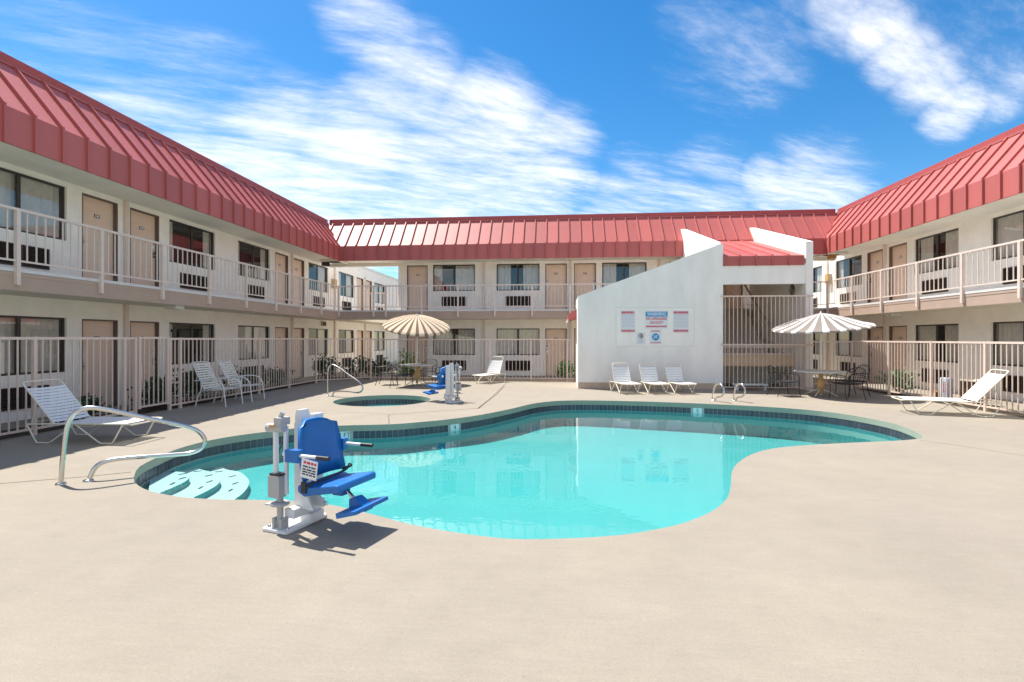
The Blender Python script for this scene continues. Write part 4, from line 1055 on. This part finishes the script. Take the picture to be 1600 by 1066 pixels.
# ------------------------------------------------------------------ small things
def leafy(name, label, x, y, rx, ry, h, n, size, m, seed, z0=.0, group='shrubs by the fences', upright=.3, z1=None):
    r = random.Random(seed); t = thing(name, label, 'plant', (x, y, z0), 0, group); b = MB()
    st = MB()
    for k in range(7):
        a = r.uniform(0, 6.28); st.tube(smooth_path([(0.02 * math.cos(a), .02 * math.sin(a), 0), (rx * .3 * math.cos(a), ry * .3 * math.sin(a), h * .5), (rx * .7 * math.cos(a), ry * .7 * math.sin(a), h * r.uniform(.7, .95))], 2), .008, 5)
    obj('stems', st.mesh('stems', stem_m), t)
    cl = [(r.uniform(-.75, .75) * rx, r.uniform(-.75, .75) * ry, r.uniform(.25, .9) * h) for _ in range(14)]
    for _ in range(n):
        c = r.choice(cl); p = Vector((c[0] + r.gauss(0, rx * .22), c[1] + r.gauss(0, ry * .22), max(.03, c[2] + r.gauss(0, h * .13))))
        d = Vector((r.uniform(-1, 1), r.uniform(-1, 1), r.uniform(-.5, 1) + upright)).normalized(); s = d.cross(Vector((r.uniform(-1, 1), r.uniform(-1, 1), r.uniform(-1, 1)))).normalized()
        L_ = size * r.uniform(.7, 1.3); w_ = L_ * .26; nn = d.cross(s) * L_ * .12
        b.add([p, p + d * L_ * .5 - s * w_ + nn, p + d * L_, p + d * L_ * .5 + s * w_ + nn], [(0, 1, 2), (0, 2, 3)])
    obj('foliage', b.mesh('foliage', m), t)
SH = [(-9.1, 6.9, .45, .6, .5, leaf_d, 'low dark shrub behind the fence at the far left edge'), (-9.15, 9.1, .35, .35, .45, leaf_d, 'small dark shrub behind the fence, left of the gate'),
      (-9.15, 11.0, .35, .5, .75, leaf_d, 'dark shrub behind the fence just right of the gate'), (-9.1, 11.9, .4, .4, .9, leaf_d, 'dark shrub behind the nearer white armchair'),
      (-9.1, 14.3, .4, .6, .8, leaf_d, 'dark shrub behind the left fence beyond the armchairs'), (-9.1, 15.9, .4, .5, .65, leaf_d, 'low dark shrub behind the left fence below the second door pair'),
      (-9.15, 19.6, .45, .5, .95, leaf_d, 'tall dark shrub behind the fence at the far left corner'), (-8.1, 20.2, .5, .35, .95, leaf_d, 'wide dark shrub behind the angled fence under the balcony corner'),
      (-7.2, 20.25, .45, .3, .85, leaf_d, 'dark bushy shrub behind the far fence, left of the pale green one')]
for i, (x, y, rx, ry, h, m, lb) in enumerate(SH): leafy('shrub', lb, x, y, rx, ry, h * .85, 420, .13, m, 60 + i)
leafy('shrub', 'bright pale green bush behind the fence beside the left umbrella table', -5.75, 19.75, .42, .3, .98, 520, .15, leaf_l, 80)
leafy('shrub', 'small green plant at the foot of the white stair wall', .28, 19.65, .30, .22, .62, 260, .14, leaf_l, 81)
leafy('shrub', 'sparse green plant behind the right fence near its far corner', 9.85, 15.9, .3, .6, .62, 260, .16, leaf_l, 82)
leafy('shrub', 'dense green plant behind the right-hand lounger', 9.72, 10.3, .35, .75, .55, 520, .15, leaf_l, 83)
# bins and pots beyond the right fence
p = G(1437, 617)
cyl = thing('printed_drum', 'tall pale blue drum with faded print behind the right fence', 'drum', (9.66, 13.7, 0))
b = MB(); b.lathe([(0, 0), (.12, 0), (.125, .03), (.125, .60), (.115, .62), (0, .62)], 20); obj('body', b.mesh('body', mat('pale_blue', (.50, .58, .68), .5, .4, var=.08, vscale=6)), cyl)
b = MB(); rr = random.Random(5)
for i in range(6):
    z = .28 + i * .045; a0 = math.radians(200 + rr.uniform(-10, 10))
    for k in range(2): a = a0 + k * .35; b.bar((.127 * math.cos(a), .127 * math.sin(a), z), (.127 * math.cos(a + .22), .127 * math.sin(a + .22), z), .004, .025)
obj('print', b.mesh('print', red_p), cyl)['kind'] = 'stuff'
bn = thing('litter_bin', 'square brown litter bin with cream tray top behind the right fence', 'bin', (9.95, 13.25, 0))
obj('body', one(lambda b: [b.box(-.17, .17, -.17, .17, 0, .56)] + [b.box(-.178, -.17, -.16 + i * .08, -.10 + i * .08, .03, .53) for i in range(4)], 'body', brown_m), bn)
obj('tray_top', one(lambda b: [b.box(-.2, .2, -.2, .2, .565, .585), b.box(-.2, -.185, -.2, .2, .586, .61), b.box(.185, .2, -.2, .2, .586, .61)], 'tray_top', tube_c), bn)
pt = thing('clay_pot', 'orange clay pot on the ground behind the right fence', 'pot', (9.85, 14.15, 0))
b = MB(); b.lathe([(0, 0), (.09, 0), (.13, .2), (.15, .2), (.15, .25), (.125, .25), (.11, .18), (0, .16)], 18); obj('pot', b.mesh('pot', terracotta), pt)
# low white bench board behind the ladder, and white stand beside it
q = G(1172, 610)
bw = thing('low_bench', 'low white flat bench in front of the stair screen', 'bench', (q.x, q.y, 0), math.radians(4))
obj('seat_board', boxmesh('seat_board', white_m, -.5, .5, -.14, .14, .16, .20), bw)
for sx_ in (-1, 1): obj('leg', boxmesh('leg', white_m, sx_ * .42 - .02, sx_ * .42 + .02, -.12, .12, 0, .16), bw)
q = G(1117, 608)
st = thing('ring_post', 'small white post with a round white ring at the right corner of the white wall', 'post', (q.x, q.y + .1, 0))
obj('post', boxmesh('post', tube_w, -.02, .02, -.02, .02, 0, .66), st)
b = MB(); b.tube([(.13 + .09 * math.cos(a), 0, .48 + .09 * math.sin(a)) for a in [2 * math.pi * i / 20 for i in range(20)]], .03, 8, True); obj('ring', b.mesh('ring', white_m), st)
obj('bracket', one(lambda b: [b.box(-.06, .1, -.03, .03, .60, .64), b.box(-.02, .03, -.05, .05, .645, .66)], 'bracket', lift_grey), st)
# exit signs, extinguisher boxes and soffit lamps
def small_box(name, label, cat, loc, dims, m, rz=0, glow=None, group=None):
    t = thing(name, label, cat, loc, rz, group); w, d, h = dims
    obj('housing', boxmesh('housing', m, -w/2, w/2, -d/2, d/2, -h, 0), t)
    obj('face', boxmesh('face', glow or amber, -w/2 + .015, w/2 - .015, -d/2 - .004, -d/2 - .001, -h + .015, -.015), t)
small_box('exit_sign', 'amber exit sign hanging under the right roof corner', 'sign', (10.75, 21.2, SOFFIT - .005), (.34, .06, .2), box_b, math.radians(-60))
small_box('exit_sign', 'small tan exit sign hanging under the left roof corner', 'sign', (-10.0, 21.4, SOFFIT - .005), (.34, .06, .2), box_b, math.radians(40), dark_p)
small_box('extinguisher_box', 'tan fire extinguisher box on the upper wall at the left corner', 'box', (XL + .09, 23.0, 4.35), (.26, .16, .42), box_b, math.radians(90))
small_box('extinguisher_box', 'tan fire extinguisher box on the upper wall at the right corner', 'box', (XR - .09, 23.0, 4.35), (.26, .16, .42), box_b, math.radians(-90))
small_box('ceiling_lamp', 'square lamp under the left balcony above the gate', 'lamp', (-9.6, 12.1, SLAB_B), (.3, .3, .09), tube_w, 0, tube_w)
small_box('ceiling_lamp', 'square lamp under the right balcony near the second door pair', 'lamp', (10.8, 17.6, SLAB_B), (.3, .3, .09), tube_w, 0, tube_w)
small_box('exit_sign', 'dark exit sign above the lower window at the left corner', 'sign', (XL + .05, 22.0, 2.36), (.34, .08, .2), box_b, math.radians(90), dark_p)
